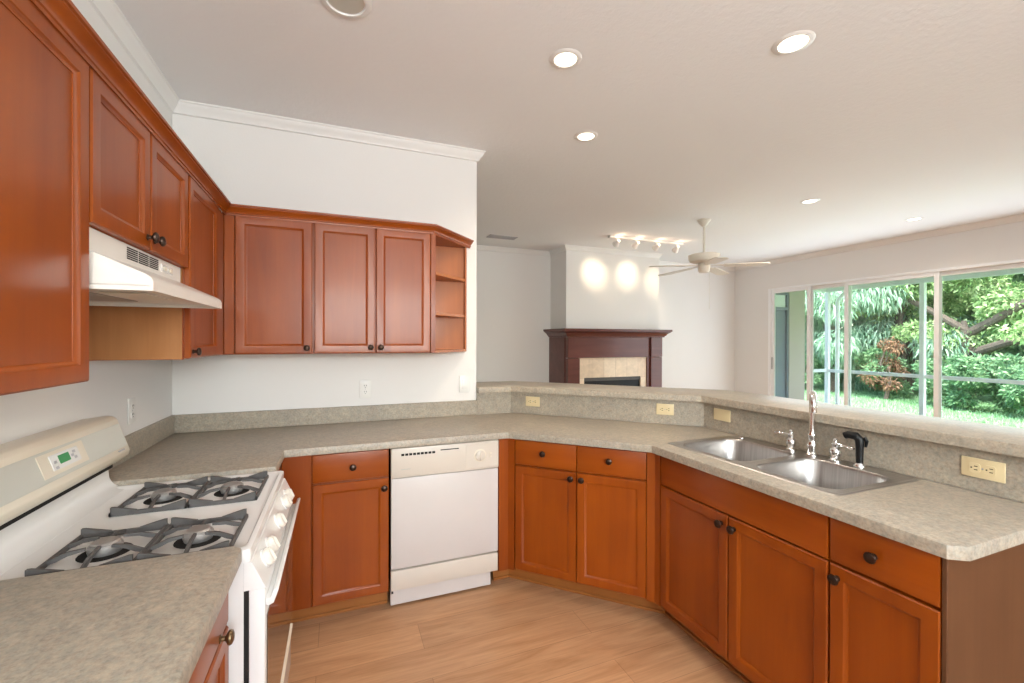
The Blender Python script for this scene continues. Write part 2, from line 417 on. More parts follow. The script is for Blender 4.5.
def door_mb(w, h, th=.02, fr=.042):
    """five-piece door with recessed flat panel; back at y=0, front at y=-th"""
    b = MB()
    def R(i, y): return [Vector((i, y, i)), Vector((w - i, y, i)), Vector((w - i, y, h - i)), Vector((i, y, h - i))]
    b.rings([R(0, 0), R(0, -th + .004), R(.004, -th), R(fr - .001, -th), R(fr + .001, -th + .001), R(fr + .008, -th + .008), R(fr + .011, -th + .009), R(fr + .0112, -th + .011)])
    return b
def drawer_mb(w, h, th=.02):
    b = MB()
    def R(i, y): return [Vector((i, y, i)), Vector((w - i, y, i)), Vector((w - i, y, h - i)), Vector((i, y, h - i))]
    return b.rings([R(0, 0), R(0, -th + .006), R(.002, -th + .002), R(.007, -th)])
def add_door(cab, x0, x1, z0, z1, knob=None, mat='wood_v', kmat='bronze', name='door', fr=.042):
    d = door_mb(x1 - x0, z1 - z0, fr=fr).build(name, mat, cab, (x0, -.0005, z0), world=False)
    WM_[d.name] = wmat(cab) @ Matrix.Translation((x0, -.0005, z0))
    if knob: add_knob(d, knob[0] - x0, knob[1] - z0, kmat)
    return d
def add_drawer(cab, x0, x1, z0, z1, knob=None, name='drawer', kmat='bronze'):
    d = drawer_mb(x1 - x0, z1 - z0).build(name, 'wood_h', cab, (x0, -.0005, z0), world=False)
    if knob: add_knob(d, knob[0] - x0, knob[1] - z0, kmat)
    return d
def part(mb, name, mat, parent, **kw): return mb.build(name, mat, parent, world=False, **kw)

# ------------------------------------------------------------------ base cabinets
DB, DT, RB, RT = .115, .716, .726, .866      # door bottom / top, drawer bottom / top
def kick(cab, x0, x1, y=.085):
    k = MB(); k.box(x0, x1, y, y + .018, 0, .104); k.box(x0, x1, y - .012, y - .0005, 0, .018, .004)
    part(k, 'toe_kick', 'kick', cab)
# back run, left of the dishwasher (local x=0 is world x=.60)
c = empty('base_cabinet', (.618, -FACE, 0), 0, 'base cabinet with one drawer and one door left of the dishwasher', 'cabinet')
part(MB().prism([(0.0, 0), (.505, 0), (.505, .55), (0.0, .55)], 2, .104, .876), 'carcass', 'wood_v', c)
part(MB().box(.0, .132, -.018, -.0005, .112, .872, .002), 'filler_panel', 'wood_v', c)
add_drawer(c, .137, .504, RB, RT, (.326, .793)); add_door(c, .137, .504, DB, DT, (.480, .668)); kick(c, 0, .508)
# blind corner cabinet between the range and the corner
c = empty('corner_cabinet', (.598, -.935, 0), PI / 2, 'narrow blind corner cabinet front tucked between range and drawer cabinet', 'cabinet')
part(MB().box(0, .335, 0, .57, .104, .876), 'carcass', 'wood_v', c); part(MB().box(.01, .31, -.018, -.0005, .112, .872, .002), 'filler_panel', 'wood_v', c); kick(c, 0, .41)
# angled cabinet (Pm1 -> Pm2)
Pm1 = (X1 + .05 * T8 + .0, -FACE); Lm = (X2F - Pm1[0]) / S2
c = empty('base_cabinet', (Pm1[0], Pm1[1], 0), -PI / 4, 'angled corner base cabinet with two small drawers over two doors', 'cabinet')
part(MB().prism([(0, 0), (Lm, 0), (Lm + .22, .555), (-.22, .555)], 2, .104, .876), 'carcass', 'wood_v', c)
part(MB().prism([(-.047, .047), (-.0083, -.0195), (.044, -.0195), (.044, 0), (.01, .0)], 2, .106, .874), 'stile', 'wood_v', c)
part(MB().prism([(Lm - .045, -.0195), (Lm + .0085, -.0195), (Lm + .05, .052), (Lm - .02, 0), (Lm - .045, 0)], 2, .106, .874), 'stile', 'wood_v', c)
a0, a1, a2, a3 = .048, .411, .415, .780
add_drawer(c, a0, a1, RB, RT, (.222, .803)); add_drawer(c, a2, a3, RB, RT, (.592, .803))
add_door(c, a0, a1, DB, DT, (a1 - .028, .684)); add_door(c, a2, a3, DB, DT, (a2 + .028, .684)); kick(c, -.035, Lm + .035)
# sink base (local x runs towards the camera)
yS = -1.1839
c = empty('sink_base_cabinet', (X2F, yS, 0), -PI / 2, 'long sink base cabinet with a plain false front over two doors', 'cabinet')
SL = .859
sb = MB(); t_ = .018
sb.box(0, t_, .0, .548, .104, .876); sb.box(SL - t_, SL, .0, .548, .104, .876); sb.box(t_, SL - t_, .53, .548, .104, .876); sb.box(t_, SL - t_, 0, .53, .104, .122); sb.box(t_, SL - t_, 0, .018, .122, .712)
part(sb, 'carcass', 'wood_v', c)
part(MB().box(.004, .046, -.0185, -.0005, .106, .872, .002), 'stile', 'wood_v', c)
add_drawer(c, .052, .857, RB - .004, RT + .006, None, 'false_front')
add_door(c, .052, .4575, DB, DT, (.4275, .675)); add_door(c, .4625, .857, DB, DT, (.4915, .675)); kick(c, -.035, SL)
# drawer base at the end of the peninsula
c = empty('base_cabinet', (X2F, yS - .860, 0), -PI / 2, 'end base cabinet of the peninsula right of the sink, one drawer over one door', 'cabinet')
part(MB().box(0, .288, 0, .548, .104, .876), 'carcass', 'wood_v', c)
add_drawer(c, .003, .287, RB, RT, (.132, .794)); add_door(c, .003, .287, DB, DT, (.0155 + .012, .676)); kick(c, 0, .288)
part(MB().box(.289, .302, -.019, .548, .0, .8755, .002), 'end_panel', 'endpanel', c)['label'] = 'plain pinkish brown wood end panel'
# dishwasher filler panel at the bend
c = empty('filler_panel', (1.7385, -FACE, 0), 0, 'narrow wooden filler strip right of the dishwasher', 'filler panel')
part(MB().prism([(0, -.019), (.0575, -.019), (.028, .022), (0, .022)], 2, .104, .874), 'face', 'wood_v', c)
kick(c, 0, .1035)
# near left base cabinet
YN = -1.6905
c = empty('base_cabinet', (.598, -2.55, 0), PI / 2, 'base cabinet under the near left worktop, drawer with an aged brass knob', 'cabinet')
part(MB().box(0, 2.55 - 1.694, 0, .57, .104, .876), 'carcass', 'wood_v', c)
add_drawer(c, .39, .850, RB, RT, (.758, .738), kmat='brass'); add_door(c, .39, .850, DB, DT, (.42, .66), kmat='brass')
add_drawer(c, .01, .384, RB, RT, (.197, .796), kmat='brass'); add_door(c, .01, .384, DB, DT, (.354, .66), kmat='brass'); kick(c, 0, .856)

# ------------------------------------------------------------------ worktops
m = MB()
g = .002
SX0, SX1, SY0, SY1 = 2.440, 2.943, -2.026, -1.192     # sink rim
CL = .634
front = [(CL, -.940), (CL, -CF), (X1, -CF), (X2, Y2), (X2, YEND + .028), (X2 + .042, YEND), (XR + .0, YEND)]
back = [(XR, P4[1]), (P3[0], P3[1]), (P3[0], -.0 - g), (g, -g), (g, -.940)]
poly = front + [(XR, P4[1]), P3, (XE - .001, -.02), (XE - .001, -g), (g, -g), (g, -.940)]
hole = [(SX0 + .025, SY0 + .025), (SX1 - .025, SY0 + .025), (SX1 - .025, SY1 - .025), (SX0 + .025, SY1 - .025)]
slab(m, poly, .8765, ZT, .007, [hole])
wt = m.build('worktop', 'lam'); tag(wt, 'long grey beige laminate worktop running from the range corner round to the sink', 'worktop')
bs = MB()
bs.box(.0005, .02, -.940, -.0205, ZT, 1.016, .002); bs.box(.0005, XE - .001, -.02, -.0005, ZT, 1.016, .002)
bs.build('backsplash', 'lam', wt)
bb = MB(); a, b_ = off(0), off(.0175)
bb.prism([a[0], a[1], a[2], (a[3][0], -2.346), (b_[3][0], -2.346), b_[2], b_[1], b_[0]], 2, ZT + .0003, 1.0675)
bb.build('bar_backsplash', 'lam', wt)
m = MB(); slab(m, [(g, -2.62), (CF - .02, -2.62), (CF, -2.60), (CF, YN - .02), (CF - .02, YN), (g, YN)], .8765, ZT, .007)
wn_ = m.build('worktop', 'lam'); tag(wn_, 'short grey beige laminate worktop in the near left corner beside the range', 'worktop')
MB().box(.0005, .02, -2.62, YN - .001, ZT, 1.016, .002).build('backsplash', 'lam', wn_)
# raised bar top
a, b_ = off(-.04), off(.36)
m = MB(); slab(m, [(XE + .0015, a[0][1]), a[1], a[2], (a[2][0], YEND - .06), (b_[2][0], YEND - .06), b_[2], b_[1], (XE + .0015, b_[0][1])], 1.0685, 1.109, .008)
tag(m.build('bar_top', 'lam'), 'raised laminate bar top wrapping behind the sink', 'bar top')

# ------------------------------------------------------------------ wall cabinets
UB, UT = 1.362, 2.118
FU = .305
# near left (big door)
c = empty('wall_cabinet', (FU, -2.23, 1.338), PI / 2, 'large near left wall cabinet with one tall plain door beside the range hood', 'cabinet')
part(MB().box(0, .574, 0, FU - .001, 0, UT - 1.338), 'carcass', 'wood_v', c); add_door(c, .008, .574, .003, 2.095 - 1.338, (.04, .04), fr=.040)
# above the hood
HY0, HY1 = -1.654, -.918
c = empty('wall_cabinet', (FU, HY0, 1.72), PI / 2, 'short two door wall cabinet directly above the range hood', 'cabinet')
part(MB().box(.001, HY1 - HY0 - .001, 0, FU - .001, 0, UT - 1.72), 'carcass', 'wood_v', c)
hm = .363
add_door(c, .008, hm - .005, .002, .375, (hm - .028, .038)); add_door(c, hm + .005, .728, .002, .375, (hm + .028, .038))
# corner cabinet on the left wall
c = empty('wall_cabinet', (FU, HY1, UB), PI / 2, 'tall narrow wall cabinet in the left corner past the hood', 'cabinet')
cc = MB(); cc.box(0.001, .612, 0, FU - .001, 0, UT - UB); part(cc, 'carcass', 'wood_v', c)
part(MB().box(-.0005, .0005, .002, FU - .003, .002, .36), 'side_panel', 'ply', c)['label'] = 'lighter oak veneer cabinet side under the hood'
add_door(c, .018, .462, .004, 2.095 - UB, (.052, .03)); part(MB().box(.466, .612 - .018, -.012, -.0005, .002, 2.095 - UB, .002), 'filler_panel', 'wood_v', c)
# back wall
c = empty('wall_cabinet', (FU + .021, -FU, UB), 0, 'single door wall cabinet on the back wall nearest the left corner', 'cabinet')
part(MB().box(-.0195, .417, 0, FU - .001, 0, UT - UB), 'carcass', 'wood_v', c)
part(MB().box(-.0075, .038, -.014, -.0005, 0.002, 2.095 - UB, .002), 'filler_panel', 'wood_v', c)
add_door(c, .043, .412, .004, 2.095 - UB, (.386, .034))
c = empty('wall_cabinet', (.744, -FU, UB), 0, 'double door wall cabinet on the back wall beside the open shelves', 'cabinet')
part(MB().box(0, .655, 0, FU - .001, 0, UT - UB), 'carcass', 'wood_v', c)
add_door(c, .006, .330, .004, 2.095 - UB, (.304, .036)); add_door(c, .335, .653, .004, 2.095 - UB, (.361, .036))
# angled open end shelf
c = empty('open_shelf_unit', (1.4, -FU, UB), 0, 'angled open end shelf with three tiers at the right of the wall cabinets', 'shelf')
H_ = UT - UB
tri = [(.0, -.018), (.018, -.018), (.305, .270), (.305, FU - .001), (0, FU - .001)]
tin = [(.0135, .004), (.022, .0), (.292, .270), (.292, .296), (.0135, .296)]
part(MB().box(0, .013, -.016, FU - .001, 0, H_), 'side_panel', 'shelfwood', c)
part(MB().box(.0135, .305, .2965, FU - .001, 0, H_), 'back_panel', 'shelfwood', c)
part(MB().box(.2925, .305, .268, .2955, 0.016, H_ - .03), 'side_panel', 'shelfwood', c)
part(MB().box(.0, .028, -.0195, -.0165, 0, H_ - .02, .001), 'stile', 'wood_v', c)
part(MB().prism([(.0135, -.016), (.020, -.016), (.305, .268), (.305, .2955), (.0135, .2955)], 2, 0, .0155), 'bottom_panel', 'shelfwood', c)
part(MB().prism([(.0135, -.016), (.020, -.016), (.305, .268), (.305, .2955), (.0135, .2955)], 2, H_ - .03, H_), 'top_panel', 'wood_h', c)
for zz in (1.608, 1.858): part(MB().prism(tin, 2, zz - .009 - UB, zz + .009 - UB), 'shelf', 'shelfwood', c)
# cabinet crown
zc0 = 2.096
prof = [(0, zc0 - .006), (.004, zc0 - .006), (.005, zc0 + .003), (.010, zc0 + .005), (.012, zc0 + .011), (.009, zc0 + .014), (.012, zc0 + .020), (.024, zc0 + .031), (.034, zc0 + .038), (.034, zc0 + .043), (.041, zc0 + .045), (.043, zc0 + .053), (0, zc0 + .053)]
prof = [(o_ * .78, zc0 + (z_ - zc0) * .9) for o_, z_ in prof]
Fd = FU + .0215
path = [(Fd, -2.23), (Fd, -Fd), (1.4 + .0215 * T8 + .004, -Fd), (1.4 + .0215 * T8 + .004 + Fd - .002, -.002)]
cr = MB(); sweep(cr, path, prof); 
tag(cr.build('cabinet_crown', 'wood_h'), 'dark stained wood crown moulding along the top of the wall cabinets', 'moulding')

# ------------------------------------------------------------------ range hood
h = empty('range_hood', (0, HY0 + .003, 1.565), 0, 'bisque range hood under the short wall cabinet', 'range hood')
hy0, hy1 = -1.635, -.941
def hood_ring(y, sx):
    return None
pr = [(.002, 1.7185), (.304, 1.7185), (.304, 1.662), (.405, 1.616), (.425, 1.607), (.437, 1.598), (.441, 1.588), (.441, 1.564), (.434, 1.564), (.434, 1.576), (.002, 1.576)]
MB().prism([(x, z) for x, z in pr], 1, hy0, hy1).build('canopy', 'hoodw', h)
sk = MB(); sk.box(.002, .434, hy0, hy0 + .006, 1.564, 1.577); sk.box(.002, .434, hy1 - .006, hy1, 1.564, 1.577); sk.box(.002, .01, hy0, hy1, 1.564, 1.577)
sk.build('rim', 'hoodw', h)
MB().box(.25, .36, -1.43, -1.23, 1.571, 1.5755, .001).build('lamp_lens', 'fanw', h)
MB().box(.06, .22, -1.5, -1.08, 1.573, 1.5755, .001).build('grease_filter', 'burner', h)
for k in range(3):
    y0 = -1.402 + k * .081
    gr = MB()
    for j in range(6): gr.box(.3035, .3055, y0, y0 + .072, 1.676 + j * .0062, 1.6795 + j * .0062)
    gr.build('vent_grille', 'dark', h)
MB().box(.304, .307, -1.142, -1.035, 1.676, 1.702, .001).build('switch_plate', 'white', h)
for y in (-1.118, -1.062): MB().box(.307, .312, y - .012, y + .012, 1.682, 1.696, .002).build('switch', 'bisque', h)

# ------------------------------------------------------------------ gas range
RY0, RY1 = -1.6885, -.9425
ZC = .897
r = empty('gas_range', (.35, (RY0 + RY1) / 2, 0), 0, 'white gas range with bisque backguard between the two worktops', 'range')
MB().box(.01, .648, RY0 + .002, RY1 - .002, .03, .862).build('body', 'white', r)
# cooktop: raised rolled rim and a shallow pan
ct = MB()
def rr(x0, x1, y0, y1, rad, z): return [Vector((*p, z)) for p in rrect(x0, x1, y0, y1, rad, 4)]
ct.rings([rr(.01, .663, RY0, RY1, .012, .862), rr(.01, .665, RY0, RY1, .012, ZC - .012), rr(.012, .664, RY0 + .002, RY1 - .002, .014, ZC - .003), rr(.018, .658, RY0 + .008, RY1 - .008, .016, ZC),
          rr(.03, .652, RY0 + .022, RY1 - .022, .02, ZC), rr(.04, .645, RY0 + .034, RY1 - .034, .03, ZC - .009)])
ct.build('cooktop', 'white', r)
# curved riser up to the backguard
rp = []
for k in range(7):
    t = k / 6 * PI / 2; rp.append((.142 - .055 * math.sin(t), ZC - .008 + .055 - .055 * math.cos(t)))
rp = rp + [(.084, .985), (.006, .985), (.006, .87), (.142, .87)]
MB().prism(rp, 1, RY0 + .004, RY1 - .004).build('riser', 'white', r)
# backguard console
bg = [(.006, .99), (.06, .975), (.110, .985), (.146, 1.012), (.150, 1.030), (.112, 1.146), (.100, 1.157), (.085, 1.160), (.006, 1.150)]
g_ = MB().prism(bg, 1, RY0 + .003, RY1 - .003, .004).build('backguard', 'bisque', r)
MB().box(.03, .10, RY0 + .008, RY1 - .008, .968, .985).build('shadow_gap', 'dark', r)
# sloped display plate on the console face: face from (.150,1.030) to (.112,1.146)
fd = Vector((.112 - .150, 0, 1.146 - 1.030)).normalized(); fn = Vector((fd.z, 0, -fd.x))
def on_face(s0, s1, y0, y1, t0, t1, c=.002, round_=0):
    q = MB()
    t = bmesh.new(); bmesh.ops.create_cube(t, size=1)
    for v in t.verts: v.co = Vector((v.co.x * (y1 - y0), v.co.y * (s1 - s0), v.co.z * (t1 - t0)))
    if c: bmesh.ops.bevel(t, geom=t.edges[:], offset=c, segments=2, affect='EDGES')
    o = Vector((.150, (y0 + y1) / 2, 1.030)) + fd * (s0 + s1) / 2 + fn * (t0 + t1) / 2
    m = Matrix(((0, fd.x, fn.x, o.x), (1, 0, 0, o.y), (0, fd.z, fn.z, o.z), (0, 0, 0, 1)))
    q.merge(t, m); return q
on_face(.020, .105, RY0 + .012, RY1 - .02, .0, .0045, .0015).build('control_plate', 'panelgrey', r)
on_face(.032, .098, -1.447, -1.223, .004, .0065, .001).build('display_surround', 'bisque', r)
dp = on_face(.044, .088, -1.402, -1.262, .006, .0085, .001).build('display', 'white', r)
on_face(.056, .081, -1.365, -1.313, .008, .0095, .0005).build('screen', 'lcd', dp)
for y, s_ in ((-1.384, .066), (-1.384, .050), (-1.287, .076), (-1.287, .058), (-1.299, .067)):
    on_face(s_ - .004, s_ + .004, y - .007, y + .007, .008, .0095, .0005).build('button', 'vent', dp)
on_face(.008, .013, -1.03, -.985, .0, .001, 0).build('badge', 'vent', r)
# control panel (sloping) with knobs
MB().prism([(.6485, .8615), (.667, .8615), (.700, .788), (.6485, .788)], 1, RY0 + .001, RY1 - .001).build('control_panel', 'white', r)
pn = Vector((.0735, 0, .033)).normalized()
for y in (-1.592, -1.512, -1.325, -1.14, -1.06):
    o = Vector((.684, y, .824)); m = Matrix.Translation(o) @ pn.to_track_quat('Z', 'Y').to_matrix().to_4x4()
    sk = MB().lathe([(.0, -.001), (.027, -.001), (.027, .003), (.024, .005), (0, .005)], 20, m).build('knob_skirt', 'white', r)
    kb = MB().lathe([(.0, .005), (.022, .005), (.0245, .009), (.024, .016), (.020, .020), (0, .021)], 20, m)
    t = bmesh.new(); bmesh.ops.create_cube(t, size=1)
    for v in t.verts: v.co = Vector((v.co.x * .009, v.co.y * .038, .022 + v.co.z * .008))
    bmesh.ops.bevel(t, geom=t.edges[:], offset=.003, segments=2, affect='EDGES'); kb.merge(t, m)
    kb.build('knob', 'knobw', sk)
# oven door
MB().box(.648, .6588, RY0 + .006, RY1 - .006, .08, .787).build('door_gap_shade', 'dark', r)  # black box stands in for the shade in the gap behind the door
dr = MB().box(.659, .697, RY0 + .004, RY1 - .004, .305, .786, .004, 2).build('oven_door', 'white', r)
MB().box(.6965, .6995, RY0 + .03, RY1 - .03, .315, .700, .001).build('door_glass', 'glassdark', dr)
hd = MB(); hy = (RY0 + .012, RY1 - .012)
hd.prism([(.6972, .738), (.703, .733), (.716, .738), (.728, .772), (.724, .777), (.716, .774), (.708, .754), (.6972, .752)], 1, hy[0], hy[1], .0015)
hd.build('handle', 'white', dr)
d2 = MB().box(.6555, .690, RY0 + .004, RY1 - .004, .075, .296, .004, 2).build('drawer', 'white', r)
MB().prism([(.690, .228), (.697, .232), (.699, .250), (.690, .254)], 1, RY0 + .01, RY1 - .01).build('lip_handle', 'bisque', d2)
MB().box(.56, .65, RY0 + .01, RY1 - .01, .0, .075).build('base', 'dark', r)
# burners and grates
gx = ((.217, .411), (.421, .612)); gy = ((-1.668, -1.437), (-1.272, -1.015))
for (ya, yb) in gy:
    for (xa, xb) in gx:
        cx_, cy_ = (xa + xb) / 2, (ya + yb) / 2
        m = Matrix.Translation((cx_, cy_, ZC - .009))
        bo = MB().lathe([(0, 0), (.056, 0), (.054, .0015), (0, .0015)], 24, m).build('burner_bowl', 'dark', r)
        bh = MB().lathe([(0, .001), (.033, .001), (.036, .010), (.036, .020), (.033, .024), (0, .024)], 24, m).build('burner_head', 'burner', r)
        MB().lathe([(0, .024), (.030, .024), (.031, .027), (.026, .031), (0, .032)], 24, m).build('burner_cap', 'burner', bh)
def grate(xa, xb, ya, yb, label):
    cx_, cy_ = (xa + xb) / 2, (ya + yb) / 2
    z = ZC - .0085
    root = empty('burner_grate', (cx_, cy_, z), 0, label, 'grate', 'burner grates on the range')
    fr = MB(); t = .009
    for (p, q) in (((xa, ya), (xb, ya)), ((xb, ya), (xb, yb)), ((xb, yb), (xa, yb)), ((xa, yb), (xa, ya))):
        x0, x1 = sorted((p[0], q[0])); y0, y1 = sorted((p[1], q[1]))
        fr.box(x0 - t / 2, x1 + t / 2, y0 - t / 2, y1 + t / 2, z, z + .0135, .002)
    # corner fins
    for sx, x in ((1, xa), (-1, xb)):
        for sy, y in ((1, ya), (-1, yb)):
            fr.prism([(x, z + .012), (x, z + .029), (x + sx * .008, z + .029), (x + sx * .065, z + .0145), (x + sx * .065, z + .010)], 1, y - t / 2, y + t / 2)
    fr.build('frame', 'iron', root)
    def finger(p, d, L):
        d = Vector((d[0], d[1], 0)).normalized(); w_ = Vector((-d.y, d.x, 0)) * .0036; P = Vector((p[0], p[1], z))
        rs = []
        for s_, zb, zt in ((0, .004, .0135), (.02, .009, .021), (L * .55, .018, .028), (L, .023, .030)):
            q = P + d * s_; rs.append([q - w_ + Vector((0, 0, zb)), q + w_ + Vector((0, 0, zb)), q + w_ + Vector((0, 0, zt)), q - w_ + Vector((0, 0, zt))])
        MB().rings(rs).build('finger', 'iron', root)
    dx, dy = xb - xa, yb - ya
    finger((cx_, ya), (0, 1), .085); finger((cx_, yb), (0, -1), .085)
    for yy, k in ((ya + dy * .30, .14), (yb - dy * .30, -.14)):
        finger((xa, yy), (1, k * 1.4), .072); finger((xb, yy), (-1, k * 1.4), .072)
    return root
grate(*gx[0], *gy[0], 'dark grey burner grate nearest the display, beside the near worktop')
grate(*gx[1], *gy[0], 'dark grey burner grate at the front of the range beside the near worktop')
grate(*gx[0], *gy[1], 'dark grey burner grate at the back of the range beside the far worktop')
grate(*gx[1], *gy[1], 'dark grey burner grate at the front of the range beside the far worktop')

# ------------------------------------------------------------------ dishwasher
DX0, DX1 = 1.1325, 1.733; DF = -.622
d = empty('dishwasher', ((DX0 + DX1) / 2, -.35, 0), 0, 'white built in dishwasher with a bisque control strip', 'dishwasher')
MB().box(DX0 + .006, DX1 - .006, -.575, -.05, .105, .868).build('tub', 'dark', d)
MB().box(DX0 + .001, DX1 - .001, DF, -.576, .226, .706, .004, 2).build('door', 'dishw', d)
MB().box(DX0 + .001, DX1 - .001, DF + .001, -.576, .112, .216, .004, 2).build('lower_panel', 'dishp', d)
MB().box(DX0 + .004, DX1 - .03, -.574, -.556, .012, .111, .002).build('toe_panel', 'dishw', d)
MB().box(DX0 + .008, DX0 + .018, DF + .045, DF + .051, .075, .100).build('screw_slot', 'dark', d)
cp = MB().box(DX0, DX1, DF - .007, -.576, .710, .868, .005, 2).build('control_panel', 'dishp', d)
v = MB()
for k in range(9): v.box(DX0 + .052 + k * .0205, DX0 + .068 + k * .0205, DF - .008, DF - .005, .826, .838)
v.build('vent_slots', 'dark', cp)
MB().box(DX0 + .262, DX0 + .365, DF - .008, DF - .005, .838, .843).build('latch_slot', 'dark', cp)
MB().box(DX0 + .405, DX0 + .592, DF - .0085, DF - .005, .724, .855, .001).build('dial_plate', 'dishp', cp)
m = Matrix.Translation((DX0 + .487, DF - .008, .790)) @ Matrix.Rotation(PI / 2, 4, 'X')
MB().lathe([(0, 0), (.036, 0), (.036, .002), (.033, .003), (0, .003)], 28, m).build('dial_ring', 'bisque', cp)
kb = MB().lathe([(0, .003), (.029, .003), (.027, .012), (.024, .014), (0, .014)], 24, m)
kb.box(DX0 + .482, DX0 + .492, DF - .030, DF - .020, .766, .814, .003, 2)
kb.build('dial', 'dishp', cp)
for z in (.775, .793): MB().box(DX0 + .543, DX0 + .557, DF - .0105, DF - .008, z, z + .009, .001).build('button', 'bisque', cp)
MB().box(DX0 + .05, DX0 + .10, DF - .0075, DF - .0065, .752, .757).build('badge', 'panelgrey', cp)

# ------------------------------------------------------------------ sink, faucet, sprayer
s = empty('sink', ((SX0 + SX1) / 2, (SY0 + SY1) / 2, ZT), 0, 'stainless steel double bowl sink set in the peninsula worktop', 'sink')
B1 = (2.480, 2.858, -1.604, -1.232); B2 = (2.480, 2.858, -1.990, -1.650)
rim = MB(); b = rim.b
zR = ZT + .0042
outer0 = rrect(SX0, SX1, SY0, SY1, .03); outer1 = rrect(SX0 + .006, SX1 - .006, SY0 + .006, SY1 - .006, .026)
outer2 = rrect(SX0 + .012, SX1 - .012, SY0 + .012, SY1 - .012, .022)
R0 = [b.verts.new((*p, ZT + .0004)) for p in outer0]; R1 = [b.verts.new((*p, zR)) for p in outer1]; R2 = [b.verts.new((*p, zR - .0016)) for p in outer2]
for A, B in ((R0, R1), (R1, R2)):
    for i in range(len(A)): b.faces.new((A[i], A[(i + 1) % len(A)], B[(i + 1) % len(B)], B[i]))
hl = [[b.verts.new((*p, zR - .0016)) for p in rrect(*bb_, .075, 7)] for bb_ in (B1, B2)]
flat = R2 + hl[0] + hl[1]
for tri_ in tessellate_polygon([[v.co.copy() for v in R2], [v.co.copy() for v in hl[0]], [v.co.copy() for v in hl[1]]]):
    try: b.faces.new([flat[i] for i in tri_])
    except ValueError: pass
rim.build('rim', 'steel', s)
for bb_ in (B1, B2):
    x0, x1, y0, y1 = bb_
    bowl = MB()
    def RR(i, z, rad): return [Vector((*p, z)) for p in rrect(x0 + i, x1 - i, y0 + i, y1 - i, rad, 7)]
    zt = zR - .0016
    bowl.rings([RR(0, zt, .075), RR(.003, zt - .004, .074), RR(.005, zt - .012, .073), RR(.016, zt - .13, .068), RR(.022, zt - .150, .064), RR(.035, zt - .166, .055), RR(.06, zt - .172, .05), RR(.12, zt - .175, .03)], False, True)
    bo = bowl.build('basin', 'steel', s, angle=60)
    m = Matrix.Translation(((x0 + x1) / 2, (y0 + y1) / 2, zt - .175))
    MB().lathe([(0, .0005), (.045, .0005), (.044, .003), (.034, .002), (.03, -.0), (0, .001)], 24, m).build('drain_strainer', 'chrome', bo)
MB().lathe([(0, 0), (.016, 0), (.015, .004), (.009, .009), (0, .010)], 16, Matrix.Translation((2.895, -1.258, zR - .0012))).build('hole_cover', 'steel', s)
zD = zR - .0010
FX = 2.898
f = empty('faucet', (FX, -1.635, zD), 0, 'chrome gooseneck faucet with two lever handles behind the double bowls', 'faucet')
sp = MB().lathe([(0, 0), (.026, 0), (.026, .006), (.020, .012), (.017, .03), (.020, .042), (.0205, .05), (.016, .058), (.0145, .08), (.0175, .088), (.0175, .096), (.0125, .104), (.0115, .12), (0, .12)], 20, Matrix.Translation((FX, -1.635, zD)))
sp.build('spout_base', 'chrome', f)
dv = Vector((-.80, -.60, 0)).normalized(); pts = [Vector((FX, -1.635, zD + .11)), Vector((FX, -1.635, zD + .18)), Vector((FX, -1.635, zD + .242))]
rad = .046
for k in range(1, 11):
    t = PI * k / 10; pts.append(Vector((FX, -1.635, zD + .242)) + dv * (rad - rad * math.cos(t)) + Vector((0, 0, rad * math.sin(t))))
pts.append(pts[-1] + Vector((0, 0, -.008)))
MB().tube(pts, [.0125] * 3 + [.0118] * 10 + [.0125], 14).build('spout', 'chrome', f)
MB().lathe([(0, -.026), (.013, -.026), (.0145, -.02), (.0145, 0), (0, 0)], 16, Matrix.Translation(pts[-1])).build('aerator', 'chrome', f)
for y, sgn in ((-1.535, 1), (-1.737, -1)):
    hb = MB().lathe([(0, 0), (.025, 0), (.025, .006), (.016, .013), (.014, .018), (.021, .03), (.023, .04), (.019, .052), (.013, .060), (.014, .066), (.015, .074), (.010, .082), (.008, .088), (.0095, .093), (.006, .099), (0, .100)], 20, Matrix.Translation((FX, y, zD)))
    hb_ = hb.build('handle_body', 'chrome', f)
    p0 = Vector((FX, y, zD + .076)); dd = Vector((-.12, sgn, -.05)).normalized()
    MB().tube([p0, p0 + dd * .02, p0 + dd * .055, p0 + dd * .075, p0 + dd * .08], [.006, .005, .0052, .0065, .004], 12).build('lever', 'chrome', hb_)
sy = -1.832
q = empty('side_sprayer', (FX, sy, zD), 0, 'black pull out side sprayer standing right of the faucet', 'sprayer')
MB().lathe([(0, 0), (.021, 0), (.021, .004), (.016, .012), (.014, .016), (0, .016)], 18, Matrix.Translation((FX, sy, zD))).build('collar', 'chrome', q)
sb = MB().tube([(FX, sy, zD + .015), (FX, sy, zD + .05), (FX, sy - .001, zD + .09), (FX, sy, zD + .112), (FX - .004, sy + .012, zD + .126), (FX - .010, sy + .038, zD + .127), (FX - .012, sy + .05, zD + .121)], [.0125, .0135, .015, .017, .017, .0155, .0145], 14)
sb.build('body', 'black', q)
MB().tube([(FX + .004, sy - .016, zD + .125), (FX + .008, sy - .022, zD + .11), (FX + .006, sy - .02, zD + .085)], [.006, .007, .004], 10).build('trigger', 'black', q)

